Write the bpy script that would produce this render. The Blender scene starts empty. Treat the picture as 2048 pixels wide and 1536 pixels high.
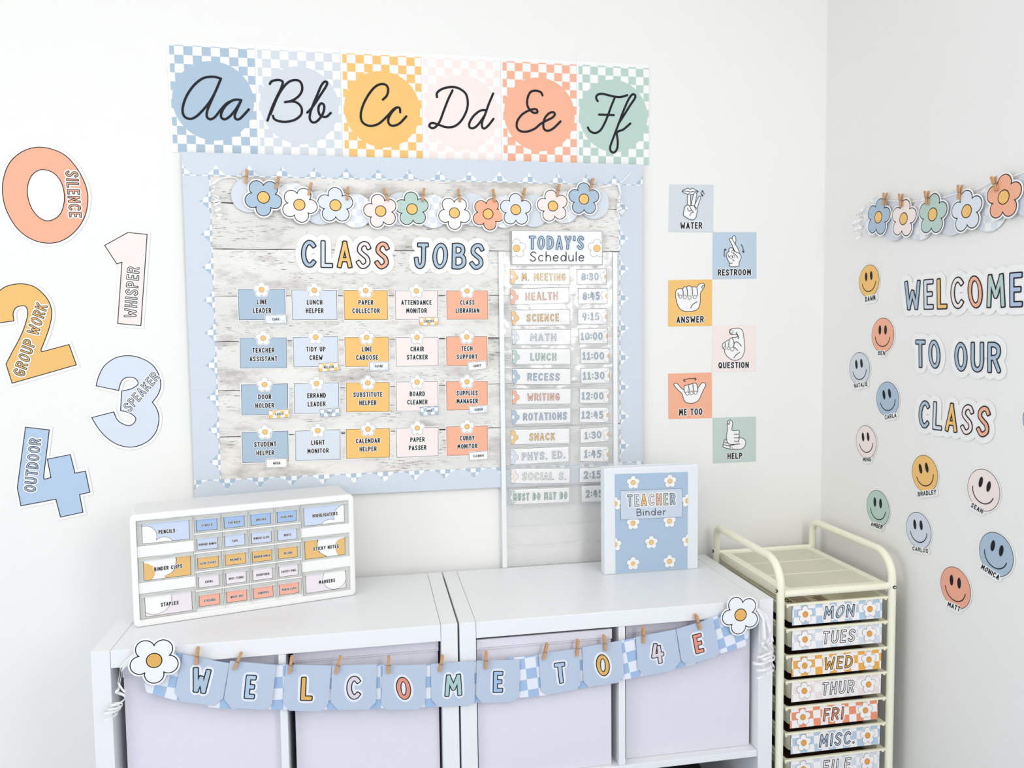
import bpy, bmesh, math, random
from mathutils import Vector, Matrix
random.seed(7)
S = bpy.context.scene
COL = S.collection
# ---------------------------------------------------------------- camera
CAM = Vector((.78781, -2.14192, 1.42115)); FPX = 1577.28
def basis(yaw, pitch, roll):
    cy, sy, cp, sp = math.cos(yaw), math.sin(yaw), math.cos(pitch), math.sin(pitch)
    f = Vector((sy*cp, cy*cp, -sp)); r = Vector((cy, -sy, 0)); u = r.cross(f)
    cr, sr = math.cos(roll), math.sin(roll)
    return cr*r+sr*u, -sr*r+cr*u, f
CR, CU, CF = basis(.18115, .06499, -.01206)
cd = bpy.data.cameras.new('camera'); cam = bpy.data.objects.new('camera', cd); COL.objects.link(cam)
cd.sensor_width = 36; cd.lens = FPX/2048*36; cd.clip_start = .02
cam.matrix_world = Matrix(((CR.x, CU.x, -CF.x, CAM.x), (CR.y, CU.y, -CF.y, CAM.y), (CR.z, CU.z, -CF.z, CAM.z), (0, 0, 0, 1)))
S.camera = cam
# ---------------------------------------------------------------- world, lamps, exposure
w = bpy.data.worlds.new('world'); S.world = w; w.use_nodes = True
w.node_tree.nodes['Background'].inputs[0].default_value = (.935, .962, 1, 1)
w.node_tree.nodes['Background'].inputs[1].default_value = 1.2
def area(name, loc, target, sx, sy, power, color):
    l = bpy.data.lights.new(name, 'AREA'); l.shape = 'RECTANGLE'; l.size = sx; l.size_y = sy; l.energy = power; l.color = color
    o = bpy.data.objects.new(name, l); COL.objects.link(o); o.location = loc
    o.rotation_euler = (Vector(target)-Vector(loc)).to_track_quat('-Z', 'Y').to_euler(); return o
area('window_light_right', (1.98, -2.5, 1.9), (.3, 0, 1.5), .8, 1.1, 24, (1, .985, .95))
area('fill_light_left', (-2.1, -2.1, 1.6), (2.1, -1.3, 1.25), 1.6, 1.4, 36, (1, .975, .935))  # added fill lamp that brightens the right wall
area('ceiling_light', (.2, -1.5, 2.55), (.2, -.9, 1.2), 1.2, 1.2, 11, (1, .95, .86))
S.view_settings.view_transform = 'Standard'; S.view_settings.look = 'None'; S.view_settings.gamma = 1
S.view_settings.use_curve_mapping = False; S.view_settings.exposure = -.20
# ---------------------------------------------------------------- materials
GAIN = 1.0
def lin(c):
    c /= 255
    return c/12.92 if c <= .04045 else ((c+.055)/1.055)**2.4
MATS = {}
def mat(name, rgb, rough=.55, spec=.25, bump=0, bscale=300, metal=0, coat=0):
    if name in MATS: return MATS[name]
    m = bpy.data.materials.new(name); m.use_nodes = True; nt = m.node_tree; b = nt.nodes['Principled BSDF']
    b.inputs['Base Color'].default_value = (*[min(.93, lin(c)/GAIN) for c in rgb], 1)
    b.inputs['Roughness'].default_value = rough; b.inputs['Specular IOR Level'].default_value = spec
    b.inputs['Metallic'].default_value = metal; b.inputs['Coat Weight'].default_value = coat
    if bump:
        n = nt.nodes.new('ShaderNodeTexNoise'); n.inputs['Scale'].default_value = bscale
        t = nt.nodes.new('ShaderNodeTexCoord'); bp = nt.nodes.new('ShaderNodeBump'); bp.inputs['Strength'].default_value = bump; bp.inputs['Distance'].default_value = .001
        nt.links.new(t.outputs['Object'], n.inputs['Vector']); nt.links.new(n.outputs['Fac'], bp.inputs['Height']); nt.links.new(bp.outputs['Normal'], b.inputs['Normal'])
    MATS[name] = m; return m
PAL = dict(paper=(250, 250, 249), ink=(22, 24, 32), blue=(174, 196, 215), light=(217, 226, 237), orange=(246, 198, 120), pink=(248, 234, 231),
           coral=(249, 181, 151), green=(187, 212, 204), peri=(180, 200, 230), mustard=(226, 178, 96), pen=(190, 206, 229), grey=(214, 221, 229),
           border=(211, 220, 231), seam=(228, 235, 243), pale=(226, 234, 246), faint=(224, 231, 240), disc=(218, 225, 234), light2=(226, 233, 243), blue2=(192, 210, 227), green2=(197, 214, 210), holewhite=(244, 244, 242), mustard2=(240, 193, 119), peri2=(217, 226, 240), blue3=(181, 204, 230), light3=(216, 223, 236), coral2=(244, 175, 149), blue4=(164, 192, 226), paper2=(232, 236, 246), pennant=(188, 202, 222), paper3=(240, 242, 250), orange2=(236, 180, 98), bcov=(172, 196, 222), btit=(205, 217, 234), pennlight=(178, 199, 224), pinkg=(222, 212, 221), coral3=(230, 150, 124), green3=(172, 203, 203), ob=(166, 194, 232), ol=(206, 219, 242), oo=(233, 190, 122), op=(238, 230, 238), oc=(249, 180, 162), blue5=(180, 205, 225), grey2=(215, 223, 233), orange3=(238, 175, 82), pinkc=(239, 225, 224), coralc=(240, 150, 115), papc=(246, 243, 243), lo=(233, 162, 72))
def P(n): return mat('paper_'+n, PAL[n]) if n in PAL else MATS[n]
def check(name, a, b, size):
    name = '%s_%d_mm' % (name, round(size*1000))
    if name in MATS: return MATS[name]
    m = mat(name, (255, 255, 255)); nt = m.node_tree; uv = nt.nodes.new('ShaderNodeUVMap'); uv.uv_map = 'UVMap'
    ck = nt.nodes.new('ShaderNodeTexChecker'); ck.inputs['Scale'].default_value = 1/size
    for i, c in ((1, a), (2, b)): ck.inputs[i].default_value = (*[min(.93, lin(x)/GAIN) for x in PAL[c]], 1)
    mp = nt.nodes.new('ShaderNodeMapping'); mp.inputs['Location'].default_value = (0, 0, size*.5)
    nt.links.new(uv.outputs[0], mp.inputs[0]); nt.links.new(mp.outputs[0], ck.inputs[0]); nt.links.new(ck.outputs[0], nt.nodes['Principled BSDF'].inputs['Base Color'])
    return m
def film(name, tr=.86, haze=(235, 238, 240)):
    m = bpy.data.materials.new(name); m.use_nodes = True; nt = m.node_tree; nt.nodes.remove(nt.nodes['Principled BSDF']); out = nt.nodes['Material Output']
    t = nt.nodes.new('ShaderNodeBsdfTransparent'); g = nt.nodes.new('ShaderNodeBsdfGlossy'); g.inputs['Roughness'].default_value = .17
    d = nt.nodes.new('ShaderNodeBsdfDiffuse'); d.inputs[0].default_value = (*[lin(c) for c in haze], 1)
    n = nt.nodes.new('ShaderNodeTexNoise'); n.inputs['Scale'].default_value = 14; n.inputs['Detail'].default_value = 2; tc = nt.nodes.new('ShaderNodeTexCoord')
    bp = nt.nodes.new('ShaderNodeBump'); bp.inputs['Strength'].default_value = .6; bp.inputs['Distance'].default_value = .01
    nt.links.new(tc.outputs['Object'], n.inputs['Vector']); nt.links.new(n.outputs['Fac'], bp.inputs['Height']); nt.links.new(bp.outputs[0], g.inputs['Normal'])
    m1 = nt.nodes.new('ShaderNodeMixShader'); m1.inputs[0].default_value = .30; nt.links.new(d.outputs[0], m1.inputs[1]); nt.links.new(g.outputs[0], m1.inputs[2])
    m2 = nt.nodes.new('ShaderNodeMixShader'); m2.inputs[0].default_value = 1-tr; nt.links.new(t.outputs[0], m2.inputs[1]); nt.links.new(m1.outputs[0], m2.inputs[2])
    nt.links.new(m2.outputs[0], out.inputs[0]); MATS[name] = m; return m
WALL = mat('wall_paint', (243, 243, 241), .8, .1, .06, 260)
LAM = mat('white_laminate', (238, 240, 243), .3, .4)
GAP = mat('dark_gap', (20, 20, 22), .9, .05)
WHITEP = mat('white_plastic', (250, 250, 251), .35, .4)
CLEAR = mat('smoky_clear_plastic', (206, 208, 203), .25, .5)
LIP = mat('clear_plastic_lip', (222, 226, 228), .2, .6)
WOODP = mat('clothespin_wood', (205, 160, 116), .6, .2, .4, 500)
STEEL = mat('spring_steel', (150, 140, 128), .35, .5, metal=.8)
RIB = mat('curling_ribbon_white', (252, 252, 253), .25, .5)
CREAM = mat('cream_enamel', (249, 246, 225), .35, .4)
CREAMP = mat('cream_plastic', (247, 244, 219), .45, .3)
TRAYIN = mat('tray_interior', (215, 212, 180), .6, .2)
FAB = mat('white_box_fabric', (229, 227, 238), .9, .05, .5, 900)
VINYL = mat('white_vinyl', (236, 241, 248), .3, .4)
FILM = film('clear_film', .87, (250, 251, 252)); BACKF = film('cloudy_film', .68, (250, 251, 252)); POCKET = film('binder_film', .93)
BLACKP = mat('black_plastic', (12, 12, 14), .3, .5)
NAVY = mat('paper_navy', (40, 44, 66))
MAT_FLOOR = mat('floor_vinyl', (196, 206, 222), .5, .2)
def woodmat(k):
    m = mat('printed_whitewash_%d' % k, (228, 226, 222), .55, .2); nt = m.node_tree; b = nt.nodes['Principled BSDF']
    tc = nt.nodes.new('ShaderNodeTexCoord'); L = nt.links.new
    def noise(sc, st, det, off, rot=0):
        mp = nt.nodes.new('ShaderNodeMapping'); mp.inputs['Scale'].default_value = st; mp.inputs['Location'].default_value = (off, off*.7+k*3.1, k*1.7); mp.inputs['Rotation'].default_value = (0, 0, rot)
        n = nt.nodes.new('ShaderNodeTexNoise'); n.inputs['Scale'].default_value = sc; n.inputs['Detail'].default_value = det; n.inputs['Roughness'].default_value = .65
        L(tc.outputs['Object'], mp.inputs[0]); L(mp.outputs[0], n.inputs['Vector']); return n.outputs['Fac']
    def ramp(f, stops):
        r = nt.nodes.new('ShaderNodeValToRGB'); e = r.color_ramp.elements
        for i, (p, c) in enumerate(stops):
            q = e[i] if i < 2 else e.new(p)
            q.position = p; q.color = (*[lin(x) for x in c], 1)
        L(f, r.inputs[0]); return r.outputs[0]
    def mul(a, c, fac=1):
        x = nt.nodes.new('ShaderNodeMix'); x.data_type = 'RGBA'; x.blend_type = 'MULTIPLY'; x.inputs[0].default_value = fac; L(a, x.inputs[6]); L(c, x.inputs[7]); return x.outputs[2]
    base = ramp(noise(3, (1, 3, 1), 4, 1.3), [(.3, (222, 220, 217)), (.62, (238, 236, 232))])
    smd = ramp(noise(8, (1, 2.6, 1), 5, 4.7), [(.33, (214, 212, 210)), (.5, (255, 255, 255))])
    st = ramp(noise(44, (1, 8, 1), 6, 7.7, .10*((k % 3)-1)), [(.36, (128, 122, 116)), (.43, (255, 255, 255))])
    msk = ramp(noise(3.5, (1, 3, 1), 3, 11.1), [(.47, (255, 255, 255)), (.60, (40, 40, 40))])
    x = nt.nodes.new('ShaderNodeMix'); x.data_type = 'RGBA'; x.blend_type = 'LIGHTEN'; x.inputs[0].default_value = 1; L(st, x.inputs[6]); L(msk, x.inputs[7])
    fl = ramp(noise(70, (1, 3.2, 1), 3, 2.9), [(.27, (80, 72, 62)), (.30, (255, 255, 255))])
    c = mul(mul(mul(base, smd), x.outputs[2]), fl); L(c, b.inputs['Base Color']); return m
# ---------------------------------------------------------------- planes that things lie on
class Plane:
    def __init__(s, O, U, V): s.O = Vector(O); s.U = Vector(U).normalized(); s.V = Vector(V).normalized(); s.N = s.U.cross(s.V)
    def px(s, x, y, h=0):
        d = CF+CR*((x-1024)/FPX)-CU*((y-768)/FPX); o = s.O+s.N*h; P0 = CAM+d*((o-CAM).dot(s.N)/d.dot(s.N))-s.O
        return (P0.dot(s.U), P0.dot(s.V))
    def P(s, u, v, h=0): return s.O+s.U*u+s.V*v+s.N*h
BACK = Plane((0, 0, 0), (1, 0, 0), (0, 0, 1))
XC = 2.1215
RIGHT = Plane((XC, 0, 0), (0, -1, 0), (0, 0, 1))
CABY = -.412
CABF = Plane((0, CABY, 0), (1, 0, 0), (0, 0, 1))
def crop(ox, oy, s): return lambda x, y: (ox+x/s, oy+y/s)
def add(a, b, k=1): return (a[0]+b[0]*k, a[1]+b[1]*k)
def sub(a, b): return (a[0]-b[0], a[1]-b[1])
def ln(a): return math.hypot(*a)
def unit(a): l = ln(a) or 1; return (a[0]/l, a[1]/l)
def smooth(pts, closed=False, n=6):
    N = len(pts); out = []
    for i in range(N if closed else N-1):
        p0 = pts[(i-1) % N] if closed or i > 0 else pts[0]; p1 = pts[i]; p2 = pts[(i+1) % N]; p3 = pts[(i+2) % N] if closed or i+2 < N else pts[-1]
        for k in range(n):
            t = k/n; out.append(tuple(.5*(2*p1[j]+(p2[j]-p0[j])*t+(2*p0[j]-5*p1[j]+4*p2[j]-p3[j])*t*t+(3*p1[j]-p0[j]-3*p2[j]+p3[j])*t**3) for j in (0, 1)))
    if not closed: out.append(tuple(pts[-1]))
    return out
def area2(p): return sum(p[i-1][0]*p[i][1]-p[i][0]*p[i-1][1] for i in range(len(p)))
def ccw(p): return list(p) if area2(p) > 0 else list(p)[::-1]
def inset(q, d):
    q = ccw(q); n = len(q); out = []
    for i in range(n):
        a, b, c = q[i-1], q[i], q[(i+1) % n]; e1, e2 = unit(sub(b, a)), unit(sub(c, b)); n1, n2 = (-e1[1], e1[0]), (-e2[1], e2[0])
        k = 1+n1[0]*n2[0]+n1[1]*n2[1]; out.append((b[0]+d*(n1[0]+n2[0])/k, b[1]+d*(n1[1]+n2[1])/k))
    return out
def clip(poly, q):
    q = ccw(q); out = list(poly)
    for i in range(len(q)):
        a, b = q[i-1], q[i]; inp = out; out = []
        f = lambda p: (b[0]-a[0])*(p[1]-a[1])-(b[1]-a[1])*(p[0]-a[0])
        for j in range(len(inp)):
            s, e = inp[j-1], inp[j]; fs, fe = f(s), f(e)
            if (fs >= 0) != (fe >= 0): t = fs/(fs-fe); out.append((s[0]+(e[0]-s[0])*t, s[1]+(e[1]-s[1])*t))
            if fe >= 0: out.append(e)
        if not out: return []
    return out
def disc(c, r, n=28, ry=None, ang=0):
    ry = ry or r; ca, sa = math.cos(ang), math.sin(ang); o = []
    for i in range(n): a = 2*math.pi*i/n; x, y = r*math.cos(a), ry*math.sin(a); o.append((c[0]+x*ca-y*sa, c[1]+x*sa+y*ca))
    return o
def flowerpoly(c, R, rot, off=0, n=70):
    d, rho = .592*R, .408*R+off; o = []
    for i in range(n):
        a = 2*math.pi*i/n; p = (a+math.pi/5) % (2*math.pi/5)-math.pi/5; r = d*math.cos(p)+math.sqrt(max(1e-12, rho*rho-(d*math.sin(p))**2))
        o.append((c[0]+r*math.cos(a+rot), c[1]+r*math.sin(a+rot)))
    return o
# ---------------------------------------------------------------- mesh collector for flat work and solids
class M:
    def __init__(s): s.v = []; s.f = []; s.m = []; s.ms = []; s.k = 0; s.uvo = (0, 0, 0)
    def mi(s, m):
        m = P(m) if isinstance(m, str) else m
        if m not in s.ms: s.ms.append(m)
        return s.ms.index(m)
    def face(s, idx, m): s.f.append(idx); s.m.append(s.mi(m))
    def poly(s, pts, h, m, thick=0):
        if len(pts) < 3: return
        pts = ccw(pts); n = len(pts); b = len(s.v); s.k += 1; h += 4e-6*(s.k % 40)
        s.v += [(x, y, h) for x, y in pts]; s.face(tuple(range(b, b+n)), m)
        if thick:
            s.v += [(x, y, h-thick) for x, y in pts]; s.face(tuple(range(b+2*n-1, b+n-1, -1)), m)
            for i in range(n): j = (i+1) % n; s.face((b+i, b+n+i, b+n+j, b+j), m)
    def ring(s, A, B, h, m):
        b = len(s.v); n = len(A); s.v += [(x, y, h) for x, y in A]+[(x, y, h) for x, y in B]
        for i in range(n): j = (i+1) % n; s.face((b+i, b+j, b+n+j, b+n+i), m)
    def stroke(s, pts, r, h, m, closed=False, thick=0, cap='round'):
        q = [pts[0]]
        for p in pts[1:]:
            if ln(sub(p, q[-1])) > 1e-6: q.append(p)
        if closed and ln(sub(q[0], q[-1])) < 1e-6: q.pop()
        if len(q) < 2:
            s.poly(disc(q[0], r, 14), h, m, thick); return
        s.k += 1; h += 4e-6*(s.k % 40); n = len(q); L = []; R = []
        for i in range(n):
            if closed: a, c = q[i-1], q[(i+1) % n]
            else: a, c = q[max(i-1, 0)], q[min(i+1, n-1)]
            t1 = unit(sub(q[i], a)) if a != q[i] else unit(sub(c, q[i])); t2 = unit(sub(c, q[i])) if c != q[i] else t1
            t = unit(add(t1, t2)); k = max(.5, t[0]*t1[0]+t[1]*t1[1]); nn = (-t[1]*r/k, t[0]*r/k); L.append(add(q[i], nn)); R.append(add(q[i], nn, -1))
        if closed:
            b = len(s.v); s.v += [(p[0], p[1], h+i*1.2e-6) for i, p in enumerate(L)]+[(p[0], p[1], h+i*1.2e-6) for i, p in enumerate(R)]
            for i in range(n): j = (i+1) % n; s.face((b+i, b+n+i, b+n+j, b+j), m)
            if thick:
                s.v += [(x, y, h-thick) for x, y in L]+[(x, y, h-thick) for x, y in R]
                for i in range(n): j = (i+1) % n; s.face((b+i, b+j, b+2*n+j, b+2*n+i), m); s.face((b+n+i, b+3*n+i, b+3*n+j, b+n+j), m)
            return
        def capf(c, t):
            o = []
            for k in range(1, 8):
                a = math.pi/2-math.pi*k/8; cx, sy = math.cos(a), math.sin(a)
                if cap == 'sq': e = .42; cx = abs(cx)**e; sy = math.copysign(abs(sy)**e, sy)
                o.append((c[0]+r*(t[0]*cx-t[1]*sy), c[1]+r*(t[1]*cx+t[0]*sy)))
            return o
        c1 = capf(q[-1], unit(sub(q[-1], q[-2]))); c0 = capf(q[0], unit(sub(q[0], q[1])))
        b = len(s.v); hh = [h+i*1.2e-6 for i in range(n)]
        s.v += [(L[i][0], L[i][1], hh[i]) for i in range(n)]+[(R[i][0], R[i][1], hh[i]) for i in range(n)]
        for i in range(n-1): s.face((b+i, b+n+i, b+n+i+1, b+i+1), m)
        e = len(s.v); s.v += [(x, y, hh[-1]) for x, y in c1]; s.face((b+2*n-1,)+tuple(range(e+len(c1)-1, e-1, -1))+(b+n-1,), m)
        f = len(s.v); s.v += [(x, y, hh[0]) for x, y in c0]; s.face((b,)+tuple(range(f+len(c0)-1, f-1, -1))+(b+n,), m)
        if thick:
            loop = [b+i for i in range(n)][::-1]+[f+i for i in range(len(c0))]+[b+n+i for i in range(n)]+[e+i for i in range(len(c1))]
            loop = list(range(b+n-1, b-1, -1))+list(range(f+len(c0)-1, f-1, -1))+list(range(b+n, b+2*n))+list(range(e+len(c1)-1, e-1, -1))
            g = len(s.v); s.v += [(s.v[i][0], s.v[i][1], s.v[i][2]-thick) for i in loop]; K = len(loop)
            for i in range(K): j = (i+1) % K; s.face((loop[i], g+i, g+j, loop[j]), m)
    def box(s, x0, x1, y0, y1, z0, z1, m):
        b = len(s.v); s.v += [(x, y, z) for z in (z0, z1) for y in (y0, y1) for x in (x0, x1)]
        for f in ((0, 2, 3, 1), (4, 5, 7, 6), (0, 1, 5, 4), (2, 6, 7, 3), (0, 4, 6, 2), (1, 3, 7, 5)): s.face(tuple(b+i for i in f), m)
    def hexa(s, pts, m):   # 8 points: bottom 4 ccw, top 4 ccw
        b = len(s.v); s.v += [tuple(p) for p in pts]
        for f in ((3, 2, 1, 0), (4, 5, 6, 7), (0, 1, 5, 4), (1, 2, 6, 5), (2, 3, 7, 6), (3, 0, 4, 7)): s.face(tuple(b+i for i in f), m)
    def tube(s, path, r, m, n=10, caps=True):
        path = [Vector(p) for p in path]; b = len(s.v); ref = Vector((0, 0, 1)); N = len(path)
        t0 = (path[1]-path[0]).normalized(); x = t0.orthogonal().normalized()
        for i, p in enumerate(path):
            t = (path[min(i+1, N-1)]-path[max(i-1, 0)]).normalized(); x = (x-t*x.dot(t)).normalized(); y = t.cross(x)
            for k in range(n): a = 2*math.pi*k/n; s.v.append(tuple(p+x*r*math.cos(a)+y*r*math.sin(a)))
        for i in range(N-1):
            for k in range(n): l = (k+1) % n; s.face((b+i*n+k, b+i*n+l, b+(i+1)*n+l, b+(i+1)*n+k), m)
        if caps: s.face(tuple(range(b+n-1, b-1, -1)), m); s.face(tuple(range(b+(N-1)*n, b+N*n)), m)
    def loops(s, lp, m, cap0=False, cap1=False):   # list of equal-length 3D loops
        b = len(s.v); n = len(lp[0])
        for l in lp: s.v += [tuple(p) for p in l]
        for i in range(len(lp)-1):
            for k in range(n): j = (k+1) % n; s.face((b+i*n+k, b+i*n+j, b+(i+1)*n+j, b+(i+1)*n+k), m)
        if cap0: s.face(tuple(range(b+n-1, b-1, -1)), m)
        if cap1: s.face(tuple(range(b+(len(lp)-1)*n, b+len(lp)*n)), m)
def link(name, m, parent=None, origin=(0, 0, 0), uvo=None, shade=False):
    me = bpy.data.meshes.new(name); o0 = origin
    me.from_pydata([(v[0]-o0[0], v[1]-o0[1], v[2]-o0[2]) for v in m.v], [], m.f)
    for x in m.ms: me.materials.append(x)
    me.polygons.foreach_set('material_index', m.m)
    uv = me.uv_layers.new(name='UVMap'); ou, ov, an = m.uvo; ca, sa = math.cos(-an), math.sin(-an); d = []
    for l in me.loops:
        x, y, _ = m.v[l.vertex_index]; x -= ou; y -= ov; d += [x*ca-y*sa, x*sa+y*ca]
    uv.data.foreach_set('uv', d)
    if shade: me.polygons.foreach_set('use_smooth', [True]*len(m.f)); me.set_sharp_from_angle(angle=.7)
    me.update(); o = bpy.data.objects.new(name, me); COL.objects.link(o)
    if parent: o.parent = parent
    return o
def tag(o, label, cat, group=None):
    o['label'] = label; o['category'] = cat
    if group: o['group'] = group
    return o
def empty(name, label, cat, group=None, mw=None):
    o = bpy.data.objects.new(name, None); COL.objects.link(o); o.empty_display_size = .02
    if mw: o.matrix_world = mw
    return tag(o, label, cat, group)
class Thing:   # flat thing lying on a plane: parts are built in plane coordinates, origin at c
    def __init__(s, name, pl, c, label, cat, group=None, h=0):
        s.pl = pl; s.c = (c[0], c[1], 0); o = pl.P(c[0], c[1]); U, V, N = pl.U, pl.V, pl.N
        s.root = empty(name, label, cat, group, Matrix(((U.x, V.x, N.x, o.x), (U.y, V.y, N.y, o.y), (U.z, V.z, N.z, o.z), (0, 0, 0, 1))))
    def part(s, name, m, parent=None, label=None, shade=False):
        o = link(name, m, parent or s.root, s.c, shade=shade)
        if label: o['label'] = label
        return o
# ---------------------------------------------------------------- stroke lettering
def arc(cx, cy, rx, ry, a0, a1, n=14): return [(cx+rx*math.cos(math.radians(a0+(a1-a0)*i/n)), cy+ry*math.sin(math.radians(a0+(a1-a0)*i/n))) for i in range(n+1)]
def l(*p): return ('l', p)
def sm(*p): return ('c', smooth(list(p), n=5))
def el(cx, cy, rx, ry): return ('o', arc(cx, cy, rx, ry, 90, 450, 22)[:-1])
Gd = {
 'A': (.54, [l((0, 0), (.5, 1), (1, 0)), l((.2, .27), (.8, .27))]),
 'B': (.52, [l((0, 0), (0, 1)), sm((0, 1), (.5, 1), (.85, .9), (.87, .68), (.5, .55), (0, .54)), sm((0, .54), (.6, .54), (.98, .42), (1, .14), (.6, 0), (0, 0))]),
 'C': (.54, [('c', arc(.56, .5, .56, .5, 48, 312, 18))]),
 'D': (.54, [l((0, 0), (0, 1)), sm((0, 1), (.45, .97), (.87, .8), (1, .5), (.87, .2), (.45, .03), (0, 0))]),
 'E': (.44, [l((1, 1), (0, 1), (0, 0), (1, 0)), l((0, .51), (.85, .51))]),
 'F': (.44, [l((1, 1), (0, 1), (0, 0)), l((0, .51), (.85, .51))]),
 'G': (.56, [('c', arc(.54, .5, .54, .5, 48, 318, 18)), l((.95, .14), (.97, .46), (.6, .46))]),
 'H': (.52, [l((0, 0), (0, 1)), l((1, 0), (1, 1)), l((0, .5), (1, .5))]),
 'I': (.18, [l((.5, 0), (.5, 1))]),
 'J': (.52, [l((.3, 1), (1, 1)), sm((.72, 1), (.72, .4), (.66, .12), (.38, 0), (.1, .1), (0, .34))]),
 'K': (.52, [l((0, 0), (0, 1)), l((.92, 1), (0, .42)), l((.32, .6), (1, 0))]),
 'L': (.44, [l((0, 1), (0, 0), (1, 0))]),
 'M': (.66, [l((0, 0), (.1, 1), (.5, .32), (.9, 1), (1, 0))]),
 'N': (.54, [l((0, 0), (0, 1), (1, 0), (1, 1))]),
 'O': (.56, [el(.5, .5, .5, .5)]),
 'P': (.5, [l((0, 0), (0, 1)), sm((0, 1), (.55, .99), (.95, .87), (1, .66), (.75, .5), (0, .46))]),
 'Q': (.58, [el(.5, .5, .5, .5), l((.6, .25), (1, 0))]),
 'R': (.52, [l((0, 0), (0, 1)), sm((0, 1), (.55, .99), (.93, .88), (.97, .68), (.72, .52), (0, .47)), l((.5, .47), (1, 0))]),
 'S': (.52, [sm((1, .84), (.82, .97), (.5, 1), (.15, .88), (.1, .68), (.42, .53), (.85, .36), (.93, .14), (.6, 0), (.28, 0), (0, .15))]),
 'T': (.5, [l((0, 1), (1, 1)), l((.5, 1), (.5, 0))]),
 'U': (.54, [sm((0, 1), (0, .65), (0, .35), (.14, .09), (.5, 0), (.86, .09), (1, .35), (1, .65), (1, 1))]),
 'V': (.54, [l((0, 1), (.5, 0), (1, 1))]),
 'W': (.74, [l((0, 1), (.2, 0), (.5, .62), (.8, 0), (1, 1))]),
 'Y': (.52, [l((0, 1), (.5, .48)), l((1, 1), (.5, .48), (.4, 0))]),
 'X': (.52, [l((0, 1), (1, 0)), l((1, 1), (0, 0))]),
 'Z': (.5, [l((0, 1), (1, 1), (0, 0), (1, 0))]),
 '0': (.54, [el(.5, .5, .5, .5)]), '1': (.4, [l((.05, .82), (.5, 1), (.5, 0)), l((0, 0), (1, 0))]),
 '2': (.5, [sm((0, .78), (.2, .96), (.5, 1), (.85, .92), (.95, .7), (.75, .45), (.35, .2), (0, 0)), l((0, 0), (1, 0))]),
 '3': (.5, [sm((.02, .9), (.45, 1), (.9, .9), (.88, .66), (.4, .54)), sm((.4, .54), (.92, .44), (1, .18), (.6, 0), (.25, 0), (0, .12))]),
 '4': (.54, [l((.3, 1), (0, .38), (1, .42)), l((.72, .85), (.72, 0))]),
 '5': (.5, [l((.92, 1), (.15, 1), (.1, .6)), sm((.1, .6), (.5, .64), (.9, .54), (1, .3), (.8, .06), (.45, 0), (0, .1))]),
 '8': (.52, [el(.5, .76, .42, .24), el(.5, .26, .5, .26)]),
 '9': (.52, [el(.5, .7, .46, .3), l((.96, .72), (.62, 0))]),
 ':': (.16, [l((.5, .22)), l((.5, .7))]), '.': (.16, [l((.5, 0))]), "'": (.16, [l((.6, 1), (.3, .78))]), ' ': (.3, []),
 'c': (.46, [('c', arc(.55, .31, .55, .31, 50, 310, 16))]), 'h': (.44, [l((0, 0), (0, 1)), sm((0, .38), (.2, .57), (.5, .62), (.85, .54), (1, .35), (1, 0))]),
 'e': (.48, [sm((.04, .33), (.5, .34), (.96, .35), (.9, .53), (.5, .62), (.1, .5), (0, .28), (.15, .07), (.5, 0), (.92, .1))]),
 'd': (.5, [el(.46, .31, .46, .31), l((1, 1), (1, 0))]), 'u': (.44, [sm((0, .62), (0, .25), (.15, .04), (.5, 0), (.85, .1), (1, .28)), l((1, .62), (1, 0))]),
 'l': (.09, [l((.5, 1), (.5, 0))]), 'i': (.09, [l((.5, .62), (.5, 0)), l((.5, .86))]), 'n': (.44, [l((0, 0), (0, .62)), sm((0, .38), (.2, .57), (.5, .62), (.85, .54), (1, .35), (1, 0))]),
 'r': (.32, [l((0, 0), (0, .62)), sm((0, .36), (.3, .56), (.95, .6))]),
}
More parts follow.
